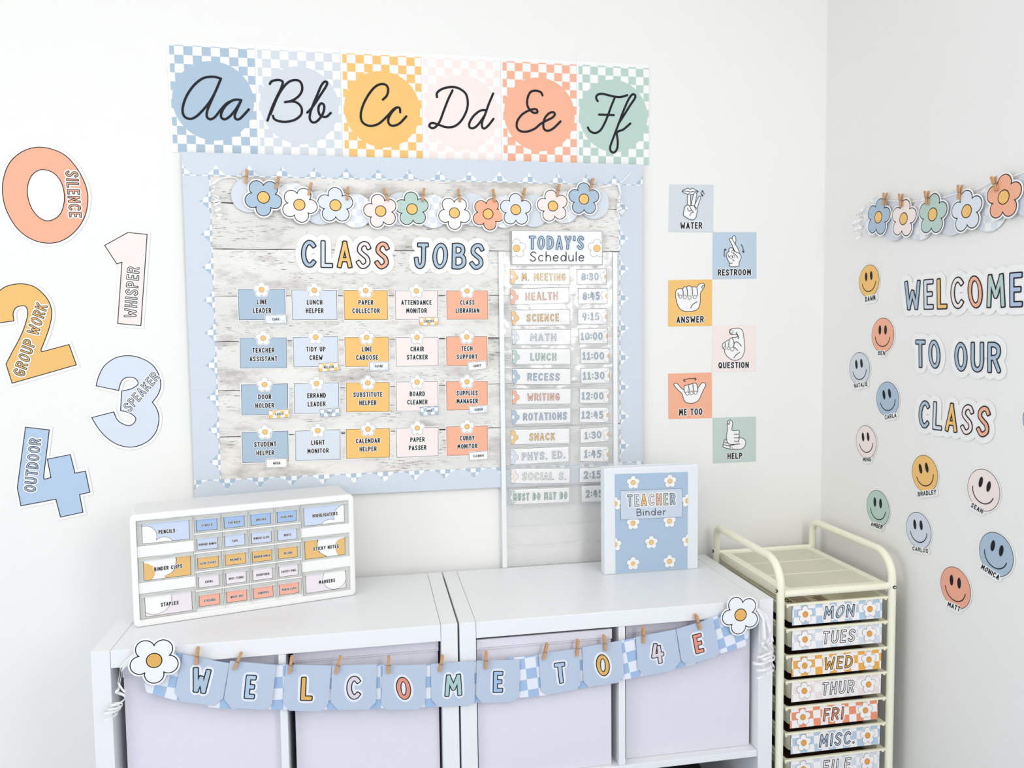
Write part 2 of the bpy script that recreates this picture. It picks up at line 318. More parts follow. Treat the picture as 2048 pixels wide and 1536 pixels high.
def text(m, s, bl, br, tl, h=0, r=.09, sp=.13, layers=((.1, 'paper', .0002), (0, 'ink', .0004)), fill=None, paper_thick=0, lh=.0004):
    """lettering on the box bl-br-tl; fill: palette name(s) for bubble letters, whose strokes are laid over the ink ones"""
    W = ln(sub(br, bl)); ex = unit(sub(br, bl)); H = ln(sub(tl, bl)); ey = unit(sub(tl, bl))
    nat = sum(Gd[c][0] for c in s)+sp*(len(s)-1); xs = W/H/nat; X = 0; i = 0
    for c in s:
        w, st = Gd[c]; w *= xs
        for kind, pts in st:
            q = [(r+max(0, w-2*r)*x if w > 2*r else w/2, r+(1-2*r)*y) for x, y in pts]
            q = [(bl[0]+H*((X+x)*ex[0]+y*ey[0]), bl[1]+H*((X+x)*ex[1]+y*ey[1])) for x, y in q]
            LL = list(layers)
            if fill: f = fill if isinstance(fill, str) else fill[i]; LL.append((-.042 if r > .07 else -.035, f, LL[-1][2]+.0002))
            for k, (dr, mt, hh) in enumerate(LL):
                R = (r+dr)*H; th = paper_thick if k == 0 else 0
                if kind == 'l' and len(q) > 1:
                    for a, b in zip(q, q[1:]):
                        m.stroke([a, b], R, h+hh, mt, thick=th, cap='sq' if (abs(unit(sub(b, a))[0]*ex[0]+unit(sub(b, a))[1]*ex[1]) > .96 or abs(unit(sub(b, a))[0]*ex[0]+unit(sub(b, a))[1]*ex[1]) < .3) and dr < .05 else 'round')
                elif kind == 'o':
                    c0 = cen(q); loc = [sub(p, c0) for p in q]; A_ = max(abs(a*ex[0]+b*ex[1]) for a, b in loc); B_ = max(abs(a*ey[0]+b*ey[1]) for a, b in loc); oo = []; ii = []
                    for a, b in loc:
                        x_, y_ = (a*ex[0]+b*ex[1])/A_, (a*ey[0]+b*ey[1])/B_
                        for o_, R_ in ((oo, R), (ii, -R)): ax, ay = max(0, A_+R_), max(0, B_+R_); o_.append((c0[0]+ex[0]*x_*ax+ey[0]*y_*ay, c0[1]+ex[1]*x_*ax+ey[1]*y_*ay))
                    m.k += 1
                    if A_ > R: m.ring(oo[::-1], ii[::-1], h+hh+4e-6*(m.k % 40), mt)
                    if th or A_ <= R: m.poly(oo, h+hh, mt, th)
                else: m.stroke(q, R, h+hh, mt, thick=th, cap='sq' if dr < .05 else 'round')
        if c != ' ': i += 1
        X += w+sp*xs
def ctext(m, s, c, H, ang=0, W=None, squeeze=1, **k):
    sp = k.get('sp', .13); W = W or (sum(Gd[x][0] for x in s)+sp*(len(s)-1))*H*squeeze
    ex = (math.cos(ang), math.sin(ang)); ey = (-ex[1], ex[0]); bl = add(add(c, ex, -W/2), ey, -H/2)
    text(m, s, bl, add(bl, ex, W), add(bl, ey, H), **k)
def flower(m, c, R, rot, h, fill='paper', ctr='orange', lw=.001, border=0, thick=.0004, cq=None, mid=.33):
    C = (lambda p: clip(p, cq)) if cq else (lambda p: p)
    if border: m.poly(C(flowerpoly(c, R, rot, border)), h, 'paper', thick)
    m.poly(C(flowerpoly(c, R, rot)), h+.0002, 'ink'); m.poly(C(flowerpoly(c, R, rot, -lw)), h+.0003, fill)
    m.poly(C(disc(c, mid*R, 24)), h+.0004, 'ink'); m.poly(C(disc(c, mid*R-lw, 24)), h+.0005, ctr)
def lerpq(q, a, b): # q TL TR BR BL -> point at a across, b down
    t = add(q[0], sub(q[1], q[0]), a); d = add(q[3], sub(q[2], q[3]), a); return add(t, sub(d, t), b)
def cen(q): return (sum(p[0] for p in q)/len(q), sum(p[1] for p in q)/len(q))
def angq(q): d = add(sub(q[1], q[0]), sub(q[2], q[3])); return math.atan2(d[1], d[0])
# ================================================================ the room
def struct(name, m, **k):
    o = link(name, m, **k); o['kind'] = 'structure'; return o
m = M(); m.box(-2.2, XC+.12, 0, .12, -.1, 2.75, WALL); struct('wall_back', m)
m = M(); m.box(XC, XC+.12, -4.2, 0, -.1, 2.75, WALL); struct('wall_right', m)
m = M(); m.box(-2.32, -2.2, -4.2, .12, -.1, 2.75, WALL); struct('wall_left', m)
m = M(); m.box(-2.2, XC, -4.2, 0, -.1, 0, MAT_FLOOR); struct('floor', m)
m = M(); m.box(-2.2, XC, -4.2, 0, 2.6, 2.7, WALL); struct('ceiling', m)
m = M(); m.box(-2.2, XC, -.014, 0, 0, .09, LAM); struct('baseboard_back', m)
m = M(); m.box(XC-.014, XC, -4.2, -.014, 0, .09, LAM); struct('baseboard_right', m)
# ================================================================ two cube shelving units with fabric boxes
XL, CW, CD, CH = .2085, .765, .392, .77
def shelving(x0, label):
    r = empty('cube_shelf_unit', label, 'shelf unit', 'white cube shelf units'); r.location = (x0, 0, 0)
    y0, y1 = CABY, CABY+CD; t = .038; g = .0007
    def part(n, a):
        m = M(); m.box(*a, LAM); o = link(n, m, r)
        b = o.modifiers.new('bevel', 'BEVEL'); b.width = .0012; b.segments = 2
        return o
    part('side_panel', (0, t-g, y0, y1, 0, CH)); part('side_panel', (CW-t+g, CW, y0, y1, 0, CH))
    part('top_panel', (t, CW-t, y0, y1, CH-t, CH-.0004)); part('bottom_panel', (t, CW-t, y0, y1, 0, t))
    c = CW/2; part('shelf', (t, CW-t, y0+.003, y1, CH/2-.008, CH/2+.008))
    part('divider', (c-.008, c+.008, y0+.003, y1, CH/2+.0085, CH-t)); part('divider', (c-.008, c+.008, y0+.003, y1, t, CH/2-.0085))
    part('back_panel', (t, CW-t, y1-.006, y1-.002, t, CH-t))
    return r
shelving(XL, 'white cube shelf unit carrying the small parts drawers, left of the two')
shelving(XL+CW+.0041, 'white cube shelf unit carrying the binder, beside the cream rolling cart')
def fabric_box(x, y, label):
    r = empty('fabric_storage_box', label, 'storage box', 'white fabric boxes in the cube shelf units'); r.location = (x, y, CH/2+.0086)
    W, D, H = .318, .34, .330; m = M(); rr = .012
    def loop(w, d, z, yo=0): return [(a*w/2*.999, yo+(b*d), z) for a, b in ((-1, 0), (1, 0), (1, 1), (-1, 1))]
    n = 14   # front panel with a slight sag and creases
    m.box(-W/2, W/2, 0.002, .006, 0, H, FAB)
    m.box(-W/2, -W/2+.004, .006, D, 0, H, FAB); m.box(W/2-.004, W/2, .006, D, 0, H, FAB); m.box(-W/2+.004, W/2-.004, D-.004, D, 0, H, FAB); m.box(-W/2+.004, W/2-.004, .006, D-.004, 0, .004, FAB)
    body = link('box_body', m, r)
    m = M(); b = 0
    for j in range(n+1):
        for i in range(n+1):
            u, v = i/n, j/n; e = min(u, 1-u, v, 1-v)*6; e = min(1, e)
            m.v.append((-W/2+W*u, .0015-.003*e*(.6+.4*math.sin(7*u+3*v+x*9)*math.sin(5*v+2*u)), H*v))
    for j in range(n):
        for i in range(n): a = j*(n+1)+i; m.face((a, a+1, a+n+2, a+n+1), FAB)
    o = link('front_panel', m, r, shade=True)
    m = M(); m.box(-W/2-.001, W/2+.001, -.003, .0015, H-.022, H+.001, FAB); link('top_hem', m, r)
    m = M()
    for i in range(64): xx = -W/2+.004+i*(W-.008)/64; m.box(xx, xx+.003, -.0036, -.003, H-.019, H-.018, mat('stitch_thread', (170, 168, 176)))
    o = link('stitching', m, r); o['kind'] = 'stuff'
X2 = XL+CW+.0041
for x, y, t in ((.4215, CABY+.026, 'white fabric box under the left end daisy of the welcome garland'), (.7715, CABY+.026, 'white fabric box behind the pennants L, C and O'),
                (X2+.038+.162, CABY+.012, 'white fabric box behind the pennants E and T, right shelf unit'), (X2+CW-.038-.167, CABY+.028, 'white fabric box beside the cream cart, above the black case')):
    fabric_box(x, y, t)
m = M(); m.box(-.12, .12, 0, .28, 0, .27, BLACKP); o = link('case_body', m); bv = o.modifiers.new('bevel', 'BEVEL'); bv.width = .012; bv.segments = 3
r = empty('black_case', 'black plastic case in the dark cubby at bottom right', 'case'); r.location = (X2+CW-.038-.215, CABY+.06, .0386); o.parent = r
m = M(); m.tube([(-.05, .1, .27), (-.05, .1, .295), (.05, .1, .295), (.05, .1, .27)], .006, BLACKP); link('handle', m, r)
# ================================================================ bulletin board: backer, printed planks, scalloped borders
bx0, bx1, bz0, bz1 = .3417, 1.5545, .995, 1.883
BH = .012
T = Thing('bulletin_board', BACK, (.948, 1.44), 'bulletin board with whitewashed plank backdrop and scalloped blue check border', 'bulletin board')
m = M(); m.box(bx0+.006, bx1-.006, bz0+.004, bz1-.004, .0005, BH-.0006, mat('board_backing', (60, 56, 50), .9)); T.part('backing', m)
wx0, wx1 = .395, 1.50
zs = [1.862, 1.76, 1.6429, 1.5237, 1.4076, 1.2816, 1.1612, 1.0438, .995]
for i in range(8):
    a, b = zs[i+1], zs[i]; g = [.0020, .0038, .0018, .0018, .0020, .0018, .0030, .001][i]; n = 26; m = M(); wm = woodmat(i)
    top = [(wx0+(wx1-wx0)*k/n, b-g*(.4+.6*random.random())*(1 if k % 5 else .3)) for k in range(n+1)]; bot = [(wx0+(wx1-wx0)*k/n, a+.0004+.0012*random.random()*(random.random() > .6)) for k in range(n+1)]
    m.poly(bot+top[::-1], BH, wm, .0006); T.part('plank', m)
ck = check('check_blue', 'blue', 'paper', .0140)
def border(u0, u1, v0, v1, edge, label):
    """strip of trimmer: check ground with a straight inner edge and light scallops over it; edge = inner side"""
    m = M(); m.uvo = (u0+.004, v0+.003, 0)
    hz = edge in 'bt'; h = BH+.0008 if hz else BH+.0003
    m.poly([(u0, v0), (u1, v0), (u1, v1), (u0, v1)], h, ck, .0003)
    L = (u1-u0) if hz else (v1-v0); n = round(L/.0805); p = L/n; pts = []
    W = (v1-v0) if hz else (u1-u0)
    for k in range(n):
        for i in range(15):
            t = i/14; x = k*p+t*p; pts.append((x, W-.0022-.0265*abs(2*t-1)**2.7))
    pts = [(0, 0)]+pts+[(L, 0)]
    f = {'b': lambda x, y: (u0+x, v1-y), 't': lambda x, y: (u0+x, v0+y), 'r': lambda x, y: (u0+y, v0+x), 'l': lambda x, y: (u1-y, v0+x)}[edge]
    m.poly([f(*q) for q in pts], h+.0002, 'border', .0002)
    for k in range(1, max(2, round(L/.24))):   # seams where one trimmer strip overlaps the next
        x = L*k/round(L/.24); a, b = f(x, 0), f(x, W-.024); m.stroke([a, b], .0004, h+.00045, 'seam')
    return T.part('border_strip', m, label=label)

border(bx0, bx0+.066, bz0+.02, 1.845, 'r', 'left scalloped border strip'); border(bx1-.068, bx1, bz0+.02, 1.845, 'l', 'right scalloped border strip')
border(bx0, bx1, 1.826, bz1+.001, 'b', 'top scalloped border strip'); border(bx0, bx1, bz0, 1.051, 't', 'bottom scalloped border strip')
k6, k7, k8, k9 = crop(420, 460, 4.8), crop(760, 460, 3.938), crop(420, 740, 4.8), crop(780, 740, 3.939)
def Q(k, pl, h, *p): return [pl.px(*k(*a), h) for a in p]
# ================================================================ alphabet cards
k1, k2 = crop(320, 80, 3.938), crop(820, 80, 3.938)
CUR = {
'Aa': (k1, [[(480, 305), (420, 290), (345, 300), (280, 345), (225, 415), (190, 490), (178, 560), (195, 605), (240, 622), (290, 600), (350, 540), (400, 475), (440, 400), (480, 305)],
  [(480, 305), (440, 400), (400, 490), (372, 560), (370, 605), (395, 625), (432, 608), (475, 555), (520, 505), (560, 482), (600, 470), (640, 475)],
  [(560, 482), (515, 520), (484, 575), (484, 612), (512, 625), (552, 600), (602, 540), (640, 475)], [(640, 475), (610, 540), (590, 590), (595, 620), (622, 625), (652, 600), (700, 547)]]),
'Bb': (k1, [[(865, 347), (882, 325), (930, 315), (962, 325), (966, 345), (950, 390), (920, 450), (880, 540), (847, 635)],
  [(870, 585), (930, 440), (990, 352), (1040, 320), (1090, 320), (1116, 350), (1118, 400), (1090, 445), (1040, 478), (985, 490)], [(985, 490), (1045, 484), (1090, 502), (1116, 540), (1110, 590), (1060, 630), (990, 645), (930, 638), (898, 620), (890, 598)],
  [(1160, 572), (1200, 530), (1260, 440), (1308, 365), (1316, 335), (1296, 330), (1270, 360), (1240, 430), (1210, 500), (1185, 570), (1180, 620), (1200, 648), (1230, 645), (1265, 610), (1290, 560), (1292, 515), (1270, 500), (1250, 525), (1250, 570), (1270, 600), (1310, 605), (1345, 575)]]),
'Cc': (k1, [[(1755, 470), (1785, 440), (1797, 395), (1785, 360), (1750, 347), (1700, 365), (1650, 420), (1605, 500), (1582, 580), (1590, 640), (1630, 672), (1680, 675), (1730, 655), (1790, 600), (1830, 555), (1862, 533), (1887, 537), (1892, 570)],
  [(1862, 533), (1822, 575), (1797, 630), (1810, 668), (1845, 675), (1890, 655), (1940, 602)]]),
'Dd': (k2, [[(335, 397), (300, 470), (265, 560), (235, 640), (205, 682), (175, 695), (153, 680), (160, 660), (185, 655), (230, 670), (290, 688), (350, 680), (400, 640), (440, 570), (455, 500), (442, 430), (400, 390), (350, 372), (290, 375), (240, 393), (212, 420), (212, 450)],
  [(600, 553), (560, 555), (520, 580), (485, 620), (465, 665), (475, 693), (510, 690), (550, 650), (590, 590)], [(655, 422), (620, 505), (590, 590), (568, 645), (568, 685), (587, 697), (620, 670), (657, 622)]]),
'Ee': (k2, [[(1043, 437), (1030, 412), (990, 400), (950, 410), (928, 450), (922, 500), (935, 540), (970, 572), (1000, 572), (1000, 552), (975, 545), (930, 558), (880, 590), (845, 640), (842, 690), (870, 718), (920, 722), (980, 700), (1030, 660), (1075, 635), (1120, 612), (1140, 588), (1130, 570), (1100, 575), (1065, 610), (1050, 660), (1055, 700), (1085, 716), (1130, 695), (1185, 642)]]),
'Ff': (k2, [[(1478, 482), (1465, 455), (1480, 430), (1520, 425), (1580, 440), (1640, 450), (1680, 445), (1710, 435)], [(1612, 455), (1585, 520), (1560, 590), (1530, 660), (1500, 710), (1460, 733), (1420, 720), (1400, 690)], [(1488, 588), (1605, 592)],
  [(1640, 662), (1680, 600), (1730, 520), (1770, 460), (1772, 435), (1750, 430), (1720, 470), (1680, 560), (1650, 640), (1620, 720), (1590, 800), (1575, 850), (1585, 880), (1610, 885), (1632, 850), (1635, 790), (1628, 735), (1645, 718), (1680, 705), (1735, 658)]])}
XS = [.3144, .5254, .7376, .9470, 1.1593, 1.3704, 1.5789]
CC = [(425, 202), (598, 211), (767, 219), (920, 225), (1078, 229), (1226, 232)]
for i, (nm, cn, col) in enumerate((('Aa', 'blue', 'blue'), ('Bb', 'pale grey', 'grey'), ('Cc', 'orange', 'orange'), ('Dd', 'pale pink', 'pink'), ('Ee', 'coral', 'coral'), ('Ff', 'green', 'green'))):
    x0, x1 = XS[i], XS[i+1]-.0004; z1 = 2.1585+.0004*i; z0 = 1.8850; h = .0016+.0003*(i % 2); cx = (x0+x1)/2
    t = Thing('alphabet_card', BACK, (cx, z0), 'alphabet card with cursive %s on %s check, %s of the row' % (nm, cn, ['first from the left', 'second', 'third', 'fourth', 'fifth', 'last, at the right end'][i]), 'alphabet card', 'alphabet cards above the board')
    m = M(); m.uvo = (x0+.004-.0095, 2.1475, 0)
    m.poly([(x0, z0), (x1, z0), (x1, z1), (x0, z1)], h, 'paper', .0006)
    m.poly([(x0+.005, z0+.001), (x1-(.0012), z0+.001), (x1-.0012, z1-.009), (x0+.005, z1-.009)], h+.0002, check('check_'+col, col, 'paper', .0219))
    t.part('sheet', m); cc = BACK.px(*CC[i], h); cc = ((x0+x1)/2+.0005, cc[1])
    m = M(); m.poly(disc(cc, .0985, 56), h+.0004, col); t.part('circle', m)
    m = M(); k, st = CUR[nm]
    for s_ in st: m.stroke(smooth([BACK.px(*k(*p), h) for p in s_], n=6), .0031, h+.0007, 'ink')
    t.part('lettering', m)
# ================================================================ class jobs: title cutouts, cards, name tags
PH = BH+.0010
def cutout(name, pl, k, s_, bl, br, tl, h, fill, label, cat, group, r=.095, halo=.16, sp=.12):
    a, b, c = [pl.px(*k(*p), h) for p in (bl, br, tl)]; t = Thing(name, pl, cen([b, c]), label, cat, group)
    m = M(); text(m, s_, a, b, c, h, r, sp, layers=((halo, 'paper', .0004),), paper_thick=.0006); t.part('backing_paper', m)
    m = M(); text(m, s_, a, b, c, h, r, sp, layers=((0.0, 'ink', .0010),), fill=fill); t.part('lettering', m); return t
cutout('lettering_cutout', BACK, k6, 'CLASS', (872, 362), (1722, 376), (872, 93), PH, ['blue', 'light', 'orange', 'pink', 'coral'], 'white cutout reading CLASS in coloured letters on the plank board', 'lettering', 'word cutouts', halo=.19)
cutout('lettering_cutout', BACK, k7, 'JOBS', (265, 309), (818, 312), (268, 97), PH, ['blue']*4, 'white cutout reading JOBS in blue letters on the plank board', 'lettering', 'word cutouts', halo=.19)
JOBS = [
 (k6, 'LINE|LEADER', 'blue', (268, 568), (720, 570), (727, 862), (278, 865)), (k6, 'LUNCH|HELPER', 'light', (783, 573), (1218, 577), (1222, 862), (790, 865)),
 (k6, 'PAPER|COLLECTOR', 'orange', (1283, 577), (1703, 580), (1708, 862), (1290, 864)), (k7, 'ATTENDANCE|MONITOR', 'pink', (118, 478), (452, 476), (453, 705), (123, 707)),
 (k7, 'CLASS|LIBRARIAN', 'coral', (522, 477), (848, 477), (852, 704), (527, 705)),
 (k6, 'TEACHER|ASSISTANT', 'blue', (285, 1035), (735, 1033), (738, 1325), (290, 1328)), (k6, 'TIDY UP|CREW', 'light', (797, 1028), (1228, 1022), (1235, 1312), (803, 1317)),
 (k6, 'LINE|CABOOSE', 'orange', (1292, 1030), (1712, 1025), (1718, 1310), (1298, 1313)), (k7, 'CHAIR|STACKER', 'pink', (123, 843), (458, 842), (460, 1070), (127, 1075)),
 (k7, 'TECH|SUPPORT', 'coral', (520, 840), (843, 838), (847, 1068), (525, 1070)),
 (k8, 'DOOR|HOLDER', 'blue', (298, 140), (748, 130), (748, 428), (305, 435)), (k8, 'ERRAND|LEADER', 'light', (805, 130), (1237, 120), (1240, 413), (808, 420)),
 (k8, 'SUBSTITUTE|HELPER', 'orange', (1305, 122), (1722, 117), (1722, 400), (1308, 405)), (k9, 'BOARD|CLEANER', 'pink', (47, 93), (378, 90), (381, 323), (52, 326)),
 (k9, 'SUPPLIES|MANAGER', 'coral', (442, 90), (768, 87), (770, 312), (447, 318)),
 (k8, 'STUDENT|HELPER', 'blue', (304, 598), (750, 583), (753, 880), (310, 892)), (k8, 'LIGHT|MONITOR', 'light', (818, 585), (1250, 570), (1253, 857), (822, 872)),
 (k8, 'CALENDAR|HELPER', 'orange', (1305, 568), (1725, 558), (1727, 838), (1308, 852)), (k9, 'PAPER|PASSER', 'pink', (48, 457), (380, 450), (382, 677), (53, 690)),
 (k9, 'CUBBY|MONITOR', 'coral', (444, 447), (768, 438), (771, 665), (448, 676))]
CN = dict(blue='blue', light='pale blue', orange='orange', pink='pale pink', coral='coral', green='green', peri='blue', mustard='mustard')
for k, s_, col, *q in JOBS:
    q = Q(k, BACK, PH, *q); t = Thing('job_card', BACK, cen(q), '%s job card reading %s with a white daisy on top' % (CN[col], s_.replace('|', ' ')), 'job card', 'class job cards on the plank board'); an = angq(q); H = ln(sub(q[0], q[3]))
    m = M(); m.poly(inset(q, -.0022), PH, 'paper', .0005); m.poly(q, PH+.0002, 'ink'); m.poly(inset(q, .0010), PH+.0003, col); t.part('card', m)
    m = M(); a, b = s_.split('|'); tk = dict(h=PH+.0002, r=.095, layers=((.10, 'paper', .0003), (0, 'ink', .0005)))
    ctext(m, a, lerpq(q, .5, .41), .0128, an, **tk); ctext(m, b, lerpq(q, .5, .69), .0128, an, **tk); t.part('lettering', m)
    m = M(); flower(m, lerpq(q, .5, .015), .0198, an+math.pi/2, PH+.0012, lw=.0006, border=.0018, mid=.36); t.part('daisy', m)
TAGS = [(k6, 'CARA', 'pale', (528, 818), (732, 812), (734, 895), (533, 902)), (k6, 'NELSON', 'orange', (1042, 1280), (1235, 1270), (1238, 1350), (1046, 1362)), (k6, 'JAYNE', 'pale', (1527, 1267), (1713, 1265), (1713, 1347), (1528, 1349)),
 (k7, 'LINSDAY', 'orange', (310, 690), (460, 685), (460, 748), (313, 752)), (k7, 'SANDY', 'paper', (690, 1043), (835, 1030), (838, 1093), (697, 1108)), (k8, 'CAREY', 'orange', (562, 387), (763, 375), (765, 458), (567, 468)),
 (k8, 'RAJ', 'blue', (1053, 375), (1245, 362), (1247, 442), (1060, 453)), (k8, 'WREN', 'paper', (538, 855), (738, 850), (740, 932), (540, 940)), (k9, 'AMIR', 'blue', (235, 292), (383, 283), (385, 350), (238, 360)),
 (k9, 'AARON', 'pale', (624, 287), (768, 278), (770, 335), (626, 345)), (k9, 'ELEANOR', 'paper', (624, 648), (770, 638), (772, 703), (627, 712))]

for k, s_, col, *q in TAGS:
    h = PH+.0018; q = Q(k, BACK, h, *q); t = Thing('name_tag', BACK, cen(q), 'small %s name tag reading %s on the corner of a job card' % ({'pale': 'pale check', 'orange': 'orange check', 'blue': 'blue check', 'paper': 'white'}[col], s_), 'name tag', 'name tags on the job cards'); an = angq(q)
    m = M(); m.uvo = (q[3][0], q[3][1], an); m.poly(inset(q, -.0014), h, 'paper', .0004); m.poly(q, h+.0002, 'ink')
    m.poly(inset(q, .0008), h+.0003, 'paper' if col == 'paper' else check('check_tag_'+col, 'paper', col, .0098)); t.part('card', m)
    m = M(); ctext(m, s_, cen(q), .0068, an, h=h+.0003, r=.085, layers=((.09, 'paper', .0002), (0, 'ink', .0004))); t.part('lettering', m)
# ================================================================ pocket chart with the schedule
SH = PH+.0012
c = Thing('pocket_chart', BACK, (1.31, .80), 'clear plastic pocket chart hanging over the right of the board, holding the schedule', 'pocket chart')
px0, px1, pz0, pz1 = 1.147, 1.475, .7726, 1.640
m = M(); m.poly([(px0, pz0), (px1, pz0), (px1, pz1), (px0, pz1)], SH, BACKF); c.part('backing_sheet', m)
for a, b in ((px0-.003, px0+.009), (px1-.009, px1+.003)):
    m = M(); m.poly([(a, pz0-.002), (b, pz0-.002), (b, pz1), (a, pz1)], SH+.0065, mat('white_vinyl_edge', (240, 243, 246), .3, .4), .0063); c.part('edge_strip', m)
ROWS = [
 (k7, 'M. MEETING', 'orange', (1022, 308), (1494, 305), (1494, 432), (1032, 428), '8:30', (1550, 308), (1783, 305), (1783, 427), (1553, 430)),
 (k7, 'HEALTH', 'coral', (1022, 462), (1489, 450), (1490, 575), (1030, 590), '8:45', (1560, 458), (1790, 457), (1793, 580), (1562, 583)),
 (k7, 'SCIENCE', 'orange', (1030, 630), (1496, 625), (1498, 747), (1040, 752), '9:15', (1557, 622), (1788, 618), (1788, 742), (1558, 742)),
 (k7, 'MATH', 'light', (1037, 782), (1502, 780), (1502, 905), (1040, 903), '10:00', (1563, 778), (1795, 773), (1795, 895), (1567, 898)),
 (k7, 'LUNCH', 'green', (1038, 935), (1502, 935), (1503, 1060), (1042, 1058), '11:00', (1577, 933), (1807, 930), (1805, 1050), (1580, 1052)),
 (k7, 'RECESS', 'blue', (1040, 1092), (1503, 1092), (1503, 1218), (1043, 1215), '11:30', (1580, 1090), (1810, 1083), (1810, 1205), (1583, 1210)),
 (k9, 'WRITING', 'coral', (962, 152), (1428, 147), (1425, 268), (960, 272), '12:00', (1494, 143), (1726, 145), (1724, 262), (1492, 262)),
 (k9, 'ROTATIONS', 'blue', (958, 308), (1425, 297), (1423, 417), (960, 430), '12:45', (1493, 293), (1723, 293), (1722, 412), (1491, 415)),
 (k9, 'SNACK', 'orange', (952, 468), (1415, 458), (1414, 578), (950, 588), '1:30', (1496, 462), (1724, 445), (1727, 562), (1499, 577)),
 (k9, 'PHYS. ED.', 'light', (947, 622), (1408, 600), (1413, 723), (950, 748), '1:45', (1495, 600), (1724, 602), (1723, 722), (1496, 720)),
 (k9, 'SOCIAL S.', 'pink', (952, 775), (1421, 772), (1417, 893), (951, 897), '2:15', (1492, 768), (1724, 760), (1722, 880), (1490, 888)),
 (k9, 'MUST DO MAY DO', 'green', (948, 940), (1415, 923), (1414, 1043), (948, 1062), '2:45', (1507, 912), (1735, 905), (1735, 1035), (1508, 1042))]
CHH = SH+.0012
zb = []
for k, s_, col, a, b, c_, d, tm, e, f, g_, i_ in ROWS:
    q = Q(k, BACK, CHH, a, b, c_, d); zb.append((q[2][1]+q[3][1])/2); an = angq(q); qi = inset(q, .0009); Hh = ln(sub(q[0], q[3]))
    t = Thing('schedule_card', BACK, cen(q), 'white schedule card reading %s with half a %s daisy, in pocket chart' % (s_, CN[col]), 'schedule card', 'subject cards in the pocket chart')
    m = M(); m.poly(inset(q, -.0012), CHH, 'paper', .0004); m.poly(q, CHH+.0002, 'ink'); m.poly(qi, CHH+.0003, 'paper'); t.part('card', m)
    m = M(); flower(m, lerpq(q, .01, .52), Hh*.47, an+1.2, CHH+.0003, fill=col, ctr='paper', lw=.0006, cq=qi); t.part('daisy', m)
    m = M(); W = ln(sub(q[1], q[0])); n = len(s_); Wt = min(W*(.92 if n > 12 else .74 if n > 8 else .55 if n > 5 else .44), W*.92)
    ctext(m, s_, lerpq(q, .5 if n > 12 else .56 if n > 8 else .53, .52), Hh*.50, an, W=Wt, h=CHH+.0006, r=.10, layers=((.12, 'paper', .0003), (0, 'ink', .0005)), fill=col if col != 'pink' else 'paper'); t.part('lettering', m)
    q = Q(k, BACK, CHH, e, f, g_, i_); an = angq(q); qi = inset(q, .0009)
    t = Thing('time_card', BACK, cen(q), 'white time card reading %s beside the %s card, in pocket chart' % (tm, s_), 'time card', 'time cards in the pocket chart')
    m = M(); m.poly(inset(q, -.0012), CHH, 'paper', .0004); m.poly(q, CHH+.0002, 'ink'); m.poly(qi, CHH+.0003, 'paper'); t.part('card', m)
    m = M(); flower(m, lerpq(q, 1.0, .52), Hh*.47, an+1.5, CHH+.0003, lw=.0005, cq=qi); t.part('daisy', m)
    W = ln(sub(q[1], q[0])); m = M(); ctext(m, tm, lerpq(q, .44, .5), Hh*.50, an, W=W*(.58 if len(tm) < 5 else .74), h=CHH+.0006, r=.095, layers=((.12, 'paper', .0003), (0, 'ink', .0005)), fill='blue'); t.part('lettering', m)
pit = (zb[0]-zb[-1])/11
for i in range(15):
    z = zb[0]-i*pit-.004; m = M(); zt = z+pit*.80; n = 16
    for j in range(n+1):
        u = px0+.009+(px1-px0-.018)*j/n; wv = .0012*math.sin(j*1.9+i*2.3)
        m.v += [(u, z, SH+.0028), (u, z+pit*.3, SH+.0036+wv*.4), (u, zt, SH+.0044+wv)]
    for j in range(n):
        for q_ in (0, 1): a = j*3+q_; m.face((a, a+3, a+4, a+1), FILM)
    p = c.part('pocket', m, shade=True)
    m = M(); m.poly([(px0+.009, z-.0016), (px1-.009, z-.0016), (px1-.009, z+.0006), (px0+.009, z+.0006)], SH+.0031, film('weld', .6) if 'weld' not in MATS else MATS['weld'], .0003); c.part('weld_seam', m, p)
q = Q(k7, BACK, SH+.006, (1035, 5), (1748, 8), (1752, 275), (1037, 275)); h = SH+.0072
t = Thing('schedule_header', BACK, cen(q), "white header card reading TODAY'S Schedule between two daisies", 'header card'); qi = inset(q, .0011)
m = M(); m.poly(inset(q, -.0016), h, 'paper', .0005); m.poly(q, h+.0002, 'ink'); m.poly(qi, h+.0003, 'paper'); t.part('card', m)
for x, y in ((1075, 145), (1708, 145)): m = M(); flower(m, BACK.px(*k7(x, y), h), .0262, math.pi/2, h+.0003, lw=.0007, cq=qi, mid=.38); t.part('daisy', m)
m = M(); text(m, "TODAY'S", *[BACK.px(*k7(*p), h) for p in ((1172, 155), (1605, 155), (1172, 45))], h=h+.0005, r=.10, layers=((.09, 'pale', .0002), (0, 'ink', .0004)), fill='blue'); t.part('title_lettering', m)
m = M(); text(m, 'Schedule', *[BACK.px(*k7(*p), h) for p in ((1180, 248), (1608, 248), (1180, 170))], h=h+.0005, r=.045, sp=.16, layers=((0, 'ink', .0003),)); t.part('subtitle_lettering', m)
